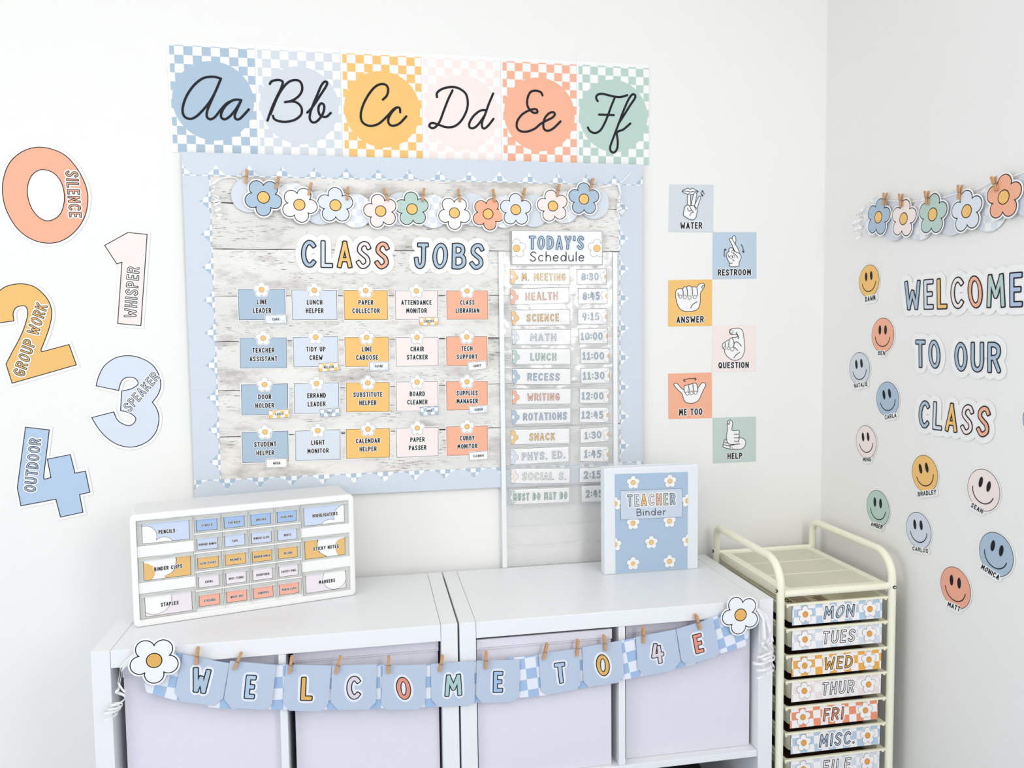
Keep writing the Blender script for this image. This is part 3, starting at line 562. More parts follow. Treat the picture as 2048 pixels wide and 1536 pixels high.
# ================================================================ clothespins, garlands, ribbons
def clothespin(pl, top, bot, h, label, group, width=.0062, thick=.0034):
    a, b = pl.px(*top, h), pl.px(*bot, h); L = max(.026, min(.042, ln(sub(a, b)))); d = unit(sub(a, b)); c = cen([a, b])
    o = pl.P(c[0], c[1], h); D = pl.U*d[0]+pl.V*d[1]; X = D.cross(pl.N)
    r = empty('clothespin', label, 'clothespin', group, Matrix(((X.x, D.x, pl.N.x, o.x), (X.y, D.y, pl.N.y, o.y), (X.z, D.z, pl.N.z, o.z), (0, 0, 0, 1))))
    for sgn, nm in ((1, 'front_prong'), (-1, 'back_prong')):
        m = M(); w_ = width/2; g0 = .0003 if sgn > 0 else -.0003
        # side profile (y along the pin, z away from the wall): jaw touches, handle opens, with a spring notch
        prof = [(-L/2, 0), (-L*.1, .0006), (L*.02, .0012), (L/2, .0036)]; outp = [(-L/2, thick*.75), (-L*.12, thick), (-L*.06, thick*.8), (0, thick*.8), (L*.06, thick*1.35), (L/2, .0036+thick*.72)]
        loop = prof+outp[::-1]; n = len(loop)
        bl_ = len(m.v)
        for x in (-w_, w_): m.v += [(x, y, g0+sgn*z) for y, z in loop]
        W_ = WOODP; f = tuple(range(n)); m.face(f if sgn > 0 else f[::-1], W_); m.face(tuple(n+i for i in (f[::-1] if sgn > 0 else f)), W_)
        for i in range(n): j = (i+1) % n; q = (i, n+i, n+j, j); m.face(q if sgn > 0 else q[::-1], W_)
        link(nm, m, r)
    m = M(); pth = [(width/2*math.cos(t)*.9 if False else -width*.62+width*1.24*i/30, L*-.03+.0017*math.cos(i*1.26), .0017*math.sin(i*1.26)) for i, t in enumerate([0]*31)]
    m.tube(pth, .00045, STEEL, 5); m.tube([(-width*.3, -L*.03, thick+.0006), (width*.62, -L*.03, thick+.0004), (width*.62, -L*.03, -.001)], .0005, STEEL, 5)
    link('spring', m, r); return r
def ribbon(pl, name, label, strands, width=.0045):
    """curling ribbon: each strand = list of (px, py, height off the wall, coil radius, turns up to this point)"""
    c = pl.px(*strands[0][0][:2], strands[0][0][2]); t = Thing(name, pl, c, label, 'curling ribbon', 'white curling ribbons')
    for st in strands:
        m = M(); pts = []
        for i in range(len(st)-1):
            a, b = st[i], st[i+1]; n = max(4, int(abs(b[4]-a[4])*16)+3)
            A, B = pl.px(a[0], a[1], a[2]), pl.px(b[0], b[1], b[2])
            for k in range(n):
                f = k/n; g = [A[0]+(B[0]-A[0])*f, A[1]+(B[1]-A[1])*f, a[2]+(b[2]-a[2])*f]; R = a[3]+(b[3]-a[3])*f; th = 2*math.pi*(a[4]+(b[4]-a[4])*f)
                pts.append(Vector((g[0]+R*math.cos(th), g[1]+R*.25*math.sin(th*.5), max(g[2]+.8*R*math.sin(th), .0012))))
        b0 = len(m.v); N = len(pts)
        for i, p in enumerate(pts):
            tdir = (pts[min(i+1, N-1)]-pts[max(i-1, 0)]).normalized(); wv = Vector((.15, 1, .1)); wv = (wv-tdir*wv.dot(tdir))
            wv = wv.normalized()*width/2 if wv.length > .2 else Vector((.7, .3, .6)).cross(tdir).normalized()*width/2
            nn = tdir.cross(wv).normalized()*.00012
            m.v += [tuple(p-wv+nn), tuple(p+wv+nn), tuple(p+wv-nn), tuple(p-wv-nn)]
        for i in range(N-1):
            for k in range(4): j = (k+1) % 4; a = i*4; m.face((a+k, a+j, a+4+j, a+4+k), RIB)
        t.part('strand', m, shade=True)
    return t
# ---- daisies on the board
KB = crop(320, 80, 3.938); KC = crop(820, 80, 3.938)
G = Thing('scallop_garland', BACK, BACK.px(800, 420), 'garland of overlapping pale blue and faint check circles strung across the board', 'garland')
fc = check('check_faint', 'faint', 'paper', .0170)
CI = [(KB, 700, 1222, 0), (KB, 1050, 1262, 1), (KB, 1262, 1320, 0), (KB, 1540, 1345, 1), (KB, 1900, 1330, 0), (KC, 180, 1350, 1), (KC, 490, 1335, 0), (KC, 740, 1352, 1), (KC, 970, 1345, 0), (KC, 1210, 1315, 1), (KC, 1448, 1284, 0)]

for i, (k, x, y, ch) in enumerate(CI):
    h = .020+.0012*(i % 2); m = M(); c = BACK.px(*k(x, y), h); m.uvo = (c[0]+.003, c[1]+.004, .15*(i % 3-1)); m.poly(disc(c, .0435, 40), h, fc if ch else 'disc', .0004); G.part('circle', m)
m = M(); pts = [BACK.px(*p, .0215) for p in ((418, 372), (440, 357), (470, 355), (487, 372), (527, 382), (560, 375), (620, 385), (700, 395), (770, 400), (845, 400), (915, 403), (985, 400), (1050, 396), (1115, 390), (1180, 378), (1215, 372), (1240, 366), (1262, 345))]
m.stroke(smooth(pts, n=5), .0011, .0198, RIB, thick=.0003); G.part('string', m)
DA = [(KB, 815, 1240, 'blue', -92, 149), (KB, 1098, 1298, 'paper', -80, 142), (KB, 1382, 1302, 'light2', 90, 143), (KB, 1738, 1348, 'pink', 104, 137), (KB, 1985, 1332, 'green', 94, 138),
      (KC, 350, 1362, 'paper', -90, 133), (KC, 615, 1370, 'coral', -80, 131), (KC, 833, 1337, 'light2', 90, 131), (KC, 1125, 1308, 'pink', 101, 130), (KC, 1370, 1253, 'blue', 90, 131)]

DN = ['leftmost blue', 'white, second from the left', 'pale blue, third from the left', 'pale pink, fourth from the left', 'green', 'white, just right of the green one', 'coral', 'pale blue, just right of the coral one', 'pale pink, next to the last', 'rightmost blue']
for i, (k, x, y, col, rot, R) in enumerate(DA):
    h = .0250+.0016*(i % 2); c = BACK.px(*k(x, y), h); Rm = abs(BACK.px(*k(x, y-R), h)[1]-c[1])
    t = Thing('paper_daisy', BACK, c, 'paper daisy on the board garland, '+DN[i], 'paper daisy', 'paper daisies pinned to the board garland')
    m = M(); flower(m, c, Rm, math.radians(rot), h, fill=col, lw=.0020, border=.0038); o = t.part('petals', m)
PINS = [(KB, 683, 1020, 677, 1128), (KB, 935, 1075, 915, 1172), (KB, 1192, 1125, 1172, 1222), (KB, 1482, 1158, 1472, 1260), (KB, 1765, 1168, 1797, 1268), (KC, 112, 1168, 98, 1270), (KC, 380, 1175, 393, 1275), (KC, 655, 1175, 668, 1275), (KC, 905, 1168, 885, 1262), (KC, 1175, 1135, 1160, 1230), (KC, 1442, 1090, 1420, 1185)]
PN = ['left of the leftmost blue daisy', 'right of the leftmost blue daisy', 'on the second daisy, a white one', 'on the third daisy, a pale blue one', 'on the fourth daisy, a pale pink one', 'on the green daisy', 'on the white daisy right of the green one', 'on the coral daisy', 'on the pale blue daisy beside the coral one', 'on the pale pink daisy next to the last', 'on the rightmost blue daisy']
for (k, a, b, c_, d), n in zip(PINS, PN): clothespin(BACK, k(a, b), k(c_, d), .0295, 'mini wooden clothespin on the board garland, '+n, 'mini clothespins on the board garland')
ribbon(BACK, 'curling_ribbon', 'white curled ribbon hanging at the top left corner of the plank board', [
  [(436, 358, .022, .001, 0), (424, 368, .02, .001, 0), (422, 384, .022, .002, .1), (434, 398, .024, .009, .6), (436, 412, .024, .010, 1.6), (438, 438, .024, .009, 3.4)],
  [(427, 372, .022, .001, 0), (430, 388, .024, .008, .5), (434, 408, .022, .009, 1.6), (440, 434, .024, .010, 2.8)]])
ribbon(BACK, 'curling_ribbon', 'white curled ribbon hanging at the top right corner of the plank board', [
  [(1234, 366, .022, .001, 0), (1240, 380, .022, .001, 0), (1239, 396, .022, .004, .2), (1236, 404, .022, .006, 1), (1240, 418, .022, .008, 2.2), (1230, 440, .022, .006, 3.4)],
  [(1237, 372, .022, .001, 0), (1241, 392, .022, .003, .2), (1237, 412, .024, .006, 1.4), (1240, 430, .024, .006, 2.6)]], .004)
# ================================================================ sign cards with hands
kA, kB = crop(1320, 350, 5.12), crop(1320, 640, 5.12)
def arrow(p, *heads):
    o = [('s', p)]
    for tip, a, b in heads: o += [('l', [a, tip, b])]
    return o
SIGN = [
 ('WATER', 'pale blue', 'grey', kA, [(97, 95), (547, 102), (542, 587), (87, 583)], [(207, 552), (431, 550), (207, 484)],
  [[(225, 165), (262, 145), (288, 134), (308, 150), (330, 134), (360, 150), (390, 170), (360, 190), (330, 200), (290, 198), (255, 188)], [(283, 312), (278, 260), (282, 212), (297, 192), (312, 210), (314, 260), (312, 320)], [(318, 312), (330, 250), (346, 192), (363, 180), (376, 202), (368, 240), (350, 320)],
   [(350, 322), (372, 270), (395, 225), (410, 218), (415, 235), (395, 290), (376, 342)], [(250, 340), (264, 315), (283, 308), (300, 316), (322, 313), (345, 315), (363, 333), (378, 350), (375, 400), (362, 440), (330, 460), (290, 448), (246, 420), (238, 398)]],
  [('s', [(225, 168), (262, 165), (308, 175), (350, 167), (390, 170)]), ('s', [(280, 338), (288, 362), (305, 370), (318, 356), (300, 320)]), ('l', [(318, 358), (341, 381)]), ('s', [(341, 381), (316, 392), (305, 420)]), ('s', [(345, 315), (358, 338), (366, 360)]), ('l', [(415, 182), (436, 216)]), ('l', [(422, 210), (436, 216), (438, 203)]), ('l', [(452, 196), (430, 162)]), ('l', [(428, 176), (430, 162), (442, 165)])], []),
 ('RESTROOM', 'blue', 'blue2', kA, [(543, 587), (987, 585), (987, 1060), (538, 1067)], [(592, 1032), (932, 1027), (592, 966)],
  [[(740, 660), (745, 630), (757, 621), (772, 630), (777, 660), (772, 705), (755, 690)], [(712, 665), (722, 648), (738, 655), (770, 710), (800, 760), (812, 812), (785, 815), (755, 760), (735, 712)],
   [(712, 905), (714, 935), (760, 940), (805, 930), (810, 895), (831, 840), (812, 805), (780, 790), (750, 770), (745, 752), (724, 744), (705, 760), (706, 785), (690, 795), (677, 820), (690, 862)]],
  [('s', [(695, 815), (700, 832), (712, 842)]), ('s', [(748, 800), (775, 820), (797, 848)]), ('s', [(742, 866), (748, 874), (760, 880)]), ('s', [(712, 905), (725, 903), (740, 902)]), ('s', [(658, 838), (656, 800), (668, 758)]), ('l', [(655, 768), (668, 756), (677, 770)]), ('s', [(830, 712), (848, 750), (852, 790)]), ('l', [(842, 780), (852, 794), (862, 780)])],
  [(744, 785, 14), (725, 841, 14), (752, 834, 12)]),
 ('ANSWER', 'orange', 'orange', kA, [(85, 1077), (533, 1070), (532, 1545), (83, 1552)], [(168, 1517), (447, 1510), (168, 1450)],
  [[(160, 1205), (172, 1174), (203, 1162), (230, 1165), (245, 1146), (270, 1147), (285, 1138), (302, 1135), (324, 1147), (350, 1144), (376, 1150), (395, 1122), (430, 1107), (453, 1120), (450, 1150), (430, 1182), (415, 1207), (412, 1250), (410, 1310), (390, 1368), (340, 1393), (270, 1397), (215, 1380), (180, 1330), (163, 1262)]],
  [('s', [(230, 1165), (236, 1200), (234, 1235)]), ('s', [(273, 1150), (279, 1200), (278, 1238)]), ('s', [(327, 1148), (331, 1200), (330, 1236)]), ('s', [(378, 1160), (383, 1210), (378, 1240)]), ('s', [(183, 1210), (184, 1225), (192, 1240)]), ('s', [(380, 1298), (335, 1325), (312, 1365)]), ('s', [(448, 1130), (428, 1142), (430, 1162)])],
  [(208, 1245, 16), (252, 1250, 17), (300, 1254, 18), (354, 1249, 17)]),
 ('QUESTION', 'pale pink', 'pink', kB, [(543, 60), (985, 55), (975, 525), (533, 530)], [(597, 496), (908, 491), (597, 432)],
  [[(710, 120), (722, 95), (760, 88), (810, 85), (845, 112), (858, 180), (868, 270), (862, 330), (832, 388), (790, 410), (740, 408), (690, 375), (664, 335), (660, 303), (640, 282), (640, 248), (665, 226), (700, 205), (740, 180), (796, 172), (790, 147), (760, 147), (727, 150)]],
  [('s', [(800, 190), (798, 165), (780, 137), (787, 126)]), ('s', [(665, 235), (666, 262), (662, 275)]), ('s', [(708, 208), (702, 245), (706, 275)]), ('s', [(740, 185), (757, 235), (750, 275)]), ('l', [(753, 240), (780, 222)]), ('s', [(780, 222), (810, 240), (830, 268)]), ('l', [(757, 277), (795, 312)]), ('s', [(815, 330), (778, 358), (757, 388)])],
  [(660, 287, 12), (697, 290, 13), (738, 298, 19), (731, 119, 17)]),
 ('ME TOO', 'coral', 'coral', kB, [(83, 550), (530, 538), (533, 1003), (87, 1015)], [(193, 980), (433, 971), (193, 911)],
  [[(143, 668), (150, 650), (175, 650), (210, 690), (243, 712), (248, 678), (270, 668), (290, 662), (310, 657), (335, 652), (357, 645), (380, 665), (385, 698), (402, 678), (428, 645), (455, 643), (469, 668), (445, 712), (420, 770), (395, 820), (350, 848), (300, 852), (260, 840), (238, 800), (225, 755), (190, 722)]],
  [('s', [(245, 712), (250, 735), (262, 748)]), ('s', [(290, 668), (296, 705), (296, 740)]), ('s', [(335, 658), (339, 700), (338, 735)]), ('s', [(385, 698), (386, 722), (380, 735)]), ('s', [(240, 622), (275, 604), (320, 598), (368, 605)]), ('l', [(246, 604), (239, 623), (258, 632)]), ('l', [(355, 592), (369, 605), (357, 618)])],
  [(278, 752, 17), (320, 748, 17), (362, 744, 17)]),
 ('HELP', 'pale green', 'green2', kB, [(540, 1003), (982, 990), (982, 1448), (543, 1468)], [(690, 1425), (841, 1420), (690, 1362)],
  [[(688, 1092), (690, 1042), (713, 1023), (738, 1035), (742, 1070), (738, 1130), (800, 1130), (813, 1146), (808, 1166), (813, 1190), (808, 1205), (850, 1211), (876, 1242), (870, 1288), (840, 1318), (790, 1325), (735, 1322), (700, 1317), (650, 1302), (645, 1278), (652, 1252), (658, 1228), (680, 1224), (680, 1180), (690, 1130)]],
  [('s', [(758, 1168), (780, 1170), (808, 1167)]), ('s', [(758, 1205), (780, 1207), (808, 1205)]), ('s', [(758, 1238), (780, 1242), (802, 1238)]), ('s', [(680, 1222), (690, 1255), (720, 1273), (770, 1272), (816, 1268)]), ('s', [(808, 1205), (808, 1225), (800, 1245)]), ('s', [(655, 1248), (675, 1258), (692, 1258)]), ('s', [(650, 1276), (680, 1284), (712, 1288)]), ('s', [(712, 1300), (722, 1286), (760, 1276)]), ('s', [(692, 1060), (705, 1068), (712, 1050), (708, 1035)])],
  [(728, 1313, 13)])]

for nm, cn, col, k, q, tx, polys, st, circ in SIGN:
    h = .0010; q = Q(k, BACK, h, *q); t = Thing('sign_card', BACK, cen(q), '%s square card with a drawn hand sign reading %s' % (cn, nm), 'sign card', 'hand sign cards on the back wall')
    m = M(); m.poly(q, h, col, .0005); t.part('card', m)
    m = M(); B = lambda p: BACK.px(*k(*p), h)
    for pi, pg in enumerate(polys):
        pp = smooth([B(p) for p in pg], closed=True, n=4); m.poly(pp, h+.0002+.0002*pi, 'paper'); m.stroke(pp, .0009, h+.00028+.0002*pi, 'ink', closed=True)
    for kd, pp in st:
        pp = [B(p) for p in pp]
        if kd == 's': m.stroke(smooth(pp), .0009, h+.0012, 'ink')
        else:
            for a, b in zip(pp, pp[1:]): m.stroke([a, b], .0009, h+.0012, 'ink')
    for x, y, r_ in circ: c = B((x, y)); R = abs(B((x, y-r_))[1]-c[1]); m.poly(disc(c, R, 18), h+.0013, 'paper'); m.stroke(disc(c, R, 18), .0006, h+.0014, 'ink', closed=True)
    t.part('hand_drawing', m)
    m = M(); a, b, c = [B(p) for p in tx]; text(m, nm, a, b, c, h, .095, .13, layers=((.09, 'paper', .0003), (0, 'ink', .0005))); t.part('lettering', m)
# ================================================================ voice level numerals
kn0, kn4, kn5 = crop(0, 270, 5.12), crop(0, 550, 5.12), crop(0, 830, 5.12)
def numeral(nm, word, col, cn, contour, curved, tx, wfill, holes=()):
    h = .0014; W = lambda p: BACK.px(p[0], p[1], h); pts = [W(p) for p in contour]; pts = smooth(pts, True, 5) if curved is True else pts
    if isinstance(curved, (list, tuple)):   # corner flags: sharp points split the contour into smooth runs
        idx = [i for i, f in enumerate(curved) if f]; out = []; n = len(pts)
        for a, b in zip(idx, idx[1:]+[idx[0]+n]): run = [pts[i % n] for i in range(a, b+1)]; out += (smooth(run, n=5) if len(run) > 2 else run)[:-1]
        pts = out
    t = Thing('paper_numeral', BACK, cen(pts), 'large %s paper number %s reading %s, on the wall left of the board' % (cn, nm, word), 'paper numeral', 'voice level numbers on the back wall')
    m = M(); m.poly(pts, h, 'paper', .0006); m.stroke(pts, .0072, h-.0001, 'paper', closed=True)
    t.part('backing_paper', m)
    m = M(); m.poly(pts, h+.0002, col); m.stroke(pts, .0010, h+.0003, 'ink', closed=True)
    for hp in holes: hp = [W(p) for p in hp]; hp = smooth(hp, True, 5) if len(hp) > 5 else hp; m.poly(hp, h+.0004, 'holewhite'); m.stroke(hp, .0010, h+.0005, 'ink', closed=True)
    t.part('numeral', m)
    m = M(); a, b, c = [W(p) for p in tx]; text(m, word, a, b, c, h+.0006, .085, .14, layers=((.13, 'paper', .0002), (.02, 'ink', .0004)), fill=wfill); t.part('lettering', m)

def C_(k, *p): return [k(*a) for a in p]
numeral('0', 'SILENCE', 'coral', 'coral', C_(kn0, (430, 125), (640, 190), (780, 330), (870, 500), (900, 650), (870, 830), (780, 975), (650, 1075), (500, 1108), (330, 1070), (180, 960), (70, 780), (27, 600), (40, 430), (110, 270), (250, 160)), True,
        C_(kn0, (672, 366), (712, 842), (800, 372)), 'coral', [C_(kn0, (450, 355), (550, 390), (625, 480), (658, 600), (650, 730), (600, 830), (500, 879), (410, 850), (330, 760), (285, 630), (285, 520), (320, 425), (380, 370))])
numeral('1', 'WHISPER', 'pink', 'pale pink', [(255.9, 465), (294.3, 468.8), (281.8, 651.2), (235.4, 647), (244, 524.5), (233.4, 527.8), (209.4, 490.7)], False, [(272.5, 636), (279.5, 535), (248, 634)], 'pink')
two = [(-90, 330), (-60, 230), (0, 158), (90, 108), (215, 90), (340, 115), (440, 190), (510, 290), (530, 400), (510, 520), (470, 640), (418, 770), (430, 786), (707, 712), (782, 920), (125, 1108), (62, 912), (130, 780), (190, 670), (240, 560), (275, 450), (285, 380), (265, 325), (220, 315), (165, 335), (135, 390), (143, 470), (-80, 500)]
numeral('2', 'GROUP WORK', 'mustard2', 'orange', C_(kn4, *two), [0]*11+[1, 1, 1, 1, 1, 1]+[0]*9+[1, 1], C_(kn4, (247, 1050), (493, 318), (131, 1008)), 'mustard2')
o3 = [(985, 1135), (1010, 1040), (1070, 930), (1180, 850), (1310, 826), (1440, 850), (1560, 920), (1630, 1030), (1645, 1140), (1615, 1230), (1560, 1302), (1610, 1380), (1628, 1480), (1600, 1600), (1530, 1690), (1430, 1745), (1320, 1762), (1200, 1734), (1090, 1662), (1000, 1560), (940, 1460), (1165, 1402), (1200, 1480), (1250, 1520), (1320, 1542), (1370, 1518), (1391, 1470), (1355, 1428), (1295, 1402), (1235, 1388), (1247, 1187), (1330, 1170), (1390, 1140), (1415, 1105), (1385, 1060), (1320, 1046), (1265, 1065), (1235, 1110), (1215, 1182)]
fl = [1]+[0]*9+[1]+[0]*9+[1, 1]+[0]*7+[1, 1]+[0]*7+[1]
numeral('3', 'SPEAKER', 'peri2', 'pale blue', C_(kn4, *o3), fl, C_(kn4, (1330, 1408), (1640, 1050), (1254, 1342)), 'peri2')
numeral('4', 'OUTDOOR', 'blue3', 'blue', C_(kn5, (262, 125), (505, 152), (446, 640), (455, 658), (522, 640), (485, 452), (720, 405), (768, 595), (875, 575), (920, 790), (815, 815), (850, 995), (620, 1045), (572, 862), (215, 930), (178, 745)), False, C_(kn5, (367, 791), (424, 248), (246, 779)), 'blue3')
# ================================================================ right wall: garland, words, smileys
kR, kS, kT = crop(1670, 330, 4.955), crop(1670, 620, 4.955), crop(1670, 900, 4.519)
G = Thing('scallop_garland', RIGHT, RIGHT.px(1850, 430), 'garland of pale blue and faint check circles on the right wall', 'garland')
for i, (x, y, ch) in enumerate([(385, 520, 1), (600, 553, 0), (862, 538, 1), (1165, 482, 0), (1540, 430, 1), (1960, 270, 0)]):
    h = .005+.0014*(i % 2); m = M(); c = RIGHT.px(*kR(x, y), h); m.uvo = (c[0]+.003, c[1]+.004, .2*(i % 3-1)); m.poly(disc(c, .0500, 40), h, fc if ch else 'disc', .0004); G.part('circle', m)
m = M(); m.stroke(smooth([RIGHT.px(*kR(*p), .0085) for p in ((270, 430), (420, 360), (560, 352), (700, 362), (880, 350), (1080, 320), (1220, 280), (1400, 240), (1560, 160), (1740, 120), (1990, 20))], n=5), .0011, .0085, RIB, thick=.0003); G.part('string', m)
for x, y, R, rot, col, n in ((430, 518, 186, 77, 'blue', 'leftmost, blue'), (680, 532, 190, 80, 'pink', 'second, pale pink'), (968, 490, 207, 84, 'green', 'middle, green'), (1305, 458, 212, 95, 'light2', 'fourth, pale blue'), (1672, 318, 228, 88, 'coral', 'last and highest, coral')):
    h = .0120+.001*(x % 2); c = RIGHT.px(*kR(x, y), h); Rm = abs(RIGHT.px(*kR(x, y-R), h)[1]-c[1]); t = Thing('paper_daisy', RIGHT, c, 'paper daisy on the right wall garland, '+n, 'paper daisy', 'paper daisies on the right wall garland')
    m = M(); flower(m, c, Rm, math.radians(rot), h, fill=col, lw=.0021, border=.0036); t.part('petals', m)
for (a, b, c_, d), n in zip([(500, 275, 482, 400), (652, 285, 655, 415), (908, 258, 912, 392), (1240, 197, 1228, 340), (1568, 115, 1598, 255)], ['blue', 'pale pink', 'green', 'pale blue', 'coral']):
    clothespin(RIGHT, kR(a, b), kR(c_, d), .0165, 'mini wooden clothespin on the %s daisy of the right wall garland' % n, 'mini clothespins on the right wall garland')
ribbon(RIGHT, 'curling_ribbon', 'white curled ribbon at the left end of the right wall garland', [
  [kR(290, 400)+(.006, .001, 0), kR(225, 470)+(.008, .004, .2), kR(215, 560)+(.012, .012, 1.2), kR(225, 640)+(.012, .012, 2.2), kR(215, 735)+(.012, .012, 3.2)],
  [kR(290, 420)+(.006, .001, 0), kR(240, 520)+(.012, .010, .8), kR(240, 640)+(.014, .010, 2.2)]], .0045)
WC = ['blue', 'light', 'orange', 'pink', 'coral', 'green', 'peri']
for s_, k, bl, br, tl, f in (('WELCOME', kR, (693, 1442), (1868, 1412), (690, 1148), WC), ('TO', kS, (800, 572), (1050, 588), (798, 290), ['blue', 'blue']), ('OUR', kS, (1185, 610), (1650, 632), (1185, 314), ['blue']*3), ('CLASS', kS, (826, 1166), (1535, 1268), (836, 888), ['blue', 'light', 'orange', 'pink', 'coral'])):
    cutout('lettering_cutout', RIGHT, k, s_, bl, br, tl, .0014, f, 'white cutout reading %s in coloured letters on the right wall' % s_, 'lettering', 'word cutouts', r=.095, halo=.20)
SM = [('DAWN', 'orange', kR, (337, 1150), 162, (303, 1357), (403, 1338), (300, 1306)), ('BEN', 'coral', kS, (473, 250), 174, (427, 446), (498, 449), (430, 403)), ('NATALIE', 'grey', kS, (243, 583), 166, (193, 774), (323, 752), (190, 731)),
 ('CARLA', 'blue', kS, (521, 885), 175, (497, 1086), (612, 1063), (493, 1043)), ('MING', 'pink', kS, (308, 1306), 163, (278, 1502), (357, 1502), (278, 1459)), ('BRADLEY', 'orange', kT, (811, 215), 169, (752, 420), (917, 400), (750, 378)),
 ('AMBER', 'green', kT, (388, 525), 161, (325, 685), (428, 717), (331, 648)), ('CARLOS', 'light3', kT, (755, 727), 165, (702, 907), (843, 933), (702, 870)), ('SEAN', 'pink', kT, (1342, 362), 191, (1228, 512), (1332, 578), (1240, 474)),
 ('MONICA', 'blue', kT, (1455, 942), 198, (1318, 1072), (1478, 1176), (1333, 1030)), ('MATT', 'coral2', kT, (1088, 1245), 186, (1017, 1412), (1128, 1462), (1026, 1370)), ('ANNA', 'blue', kS, (2012, 1090), 185, (1960, 1320), (2060, 1335), (1960, 1275))]

for nm, col, k, c_, R, bl, br, tl in SM:
    h = .0016; c = RIGHT.px(*k(*c_), h); Rm = abs(RIGHT.px(*k(c_[0], c_[1]-R), h)[1]-c[1])*1.0; a, b, d = [RIGHT.px(*k(*p), h) for p in (bl, br, tl)]; ex = unit(sub(b, a)); ang = math.atan2(ex[1], ex[0]); ey = (-ex[1], ex[0]); H = ln(sub(d, a))
    cnm = dict(orange='orange', coral='coral', grey='pale grey', blue='blue', pink='pale pink', green='green', light3='pale lilac', coral2='deep coral')[col]
    t = Thing('smiley_cutout', RIGHT, c, 'round %s smiley cutout %s, on the right wall' % (cnm, 'cut off by the frame' if nm == 'ANNA' else 'named '+nm), 'smiley', 'smileys on the right wall')
    L = lambda x, y: (c[0]+Rm*(x*ex[0]+y*ey[0]), c[1]+Rm*(x*ex[1]+y*ey[1]))
    m = M(); m.poly(disc(c, Rm+.0030, 44), h, 'paper', .0005); mid = cen([a, b]); tc = add(mid, ey, H/2); tw = ln(sub(b, a))
    m.stroke([add(tc, ex, -tw/2+H*.3), add(tc, ex, tw/2-H*.3)], H*.95, h+.0001, 'paper', thick=.0005); t.part('backing_paper', m)
    m = M(); m.poly(disc(c, Rm, 44), h+.0002, 'ink'); m.poly(disc(c, Rm-.0013, 44), h+.0003, col)
    m.poly([add(add(tc, ex, sx*(tw/2+.0022)), ey, sy*(H*.62)) for sx, sy in ((-1, -1), (1, -1), (1, 1), (-1, 1))], h+.0005, 'paper')
    for sx in (-1, 1): m.poly(disc(L(.25*sx, .30), Rm*.12, 20, Rm*.27, ang), h+.0006, 'ink')
    m.stroke([L(.66*math.cos(tt), -.02+.62*math.sin(tt)) for tt in [math.radians(188+164*i/20) for i in range(21)]], .0012, h+.0006, 'ink'); t.part('face', m)
    if nm != 'ANNA': m = M(); text(m, nm, a, b, d, h+.0003, .10, .12, layers=((0, 'ink', .0004),)); t.part('lettering', m)
# ================================================================ WELCOME TO 4E garland on the shelving
ka, kb, kc, kd = crop(180, 1200, 4.57), crop(560, 1200, 4.57), crop(900, 1180, 4.314), crop(1240, 1160, 4.086)
wk = check('check_welcome', 'blue4', 'paper2', .0252)
gh = .004
G = Thing('check_garland', CABF, CABF.px(860, 1370, gh), 'blue check paper strip strung across both shelf units behind the letter pennants', 'garland')
GP = [(300, 1280, 385, 1312, 22), (455, 1325, 455, 1325, 4), (563, 1329, 0, 0, 1), (663, 1331, 0, 0, 0), (758, 1330, 0, 0, 0), (858, 1329, 0, 0, -1), (955, 1322, 0, 0, -2), (1060, 1312, 0, 0, -5), (1162, 1296, 0, 0, -9), (1258, 1278, 0, 0, -11), (1353, 1258, 0, 0, -13), (1445, 1228, 0, 0, -17)]
for i, (x, y, _, _, an) in enumerate(GP):
    m = M(); h = gh+.0008*(i % 2); x = 350 if i == 0 else x; y = 1303 if i == 0 else y; an = 16 if i == 0 else an
    an = -math.radians(an); f_ = 1-.17*(x-455)/900; w_ = 48*f_; hh = 92*f_; c = (x, y); ca, sa = math.cos(an), math.sin(an)
    T_ = lambda a, b: CABF.px(x+a*ca+b*sa, y-a*sa+b*ca, h)
    pts = [T_(-w_, 0), T_(w_, 0), T_(w_, hh*.70), T_(w_*.66, hh), T_(-w_*.66, hh), T_(-w_, hh*.70)]
    o = T_(0, 0); m.uvo = (o[0]+.0252*(.5 if i % 2 else .1), o[1]-.002, an); m.poly(pts, h, wk, .0004); G.part('check_pennant', m)
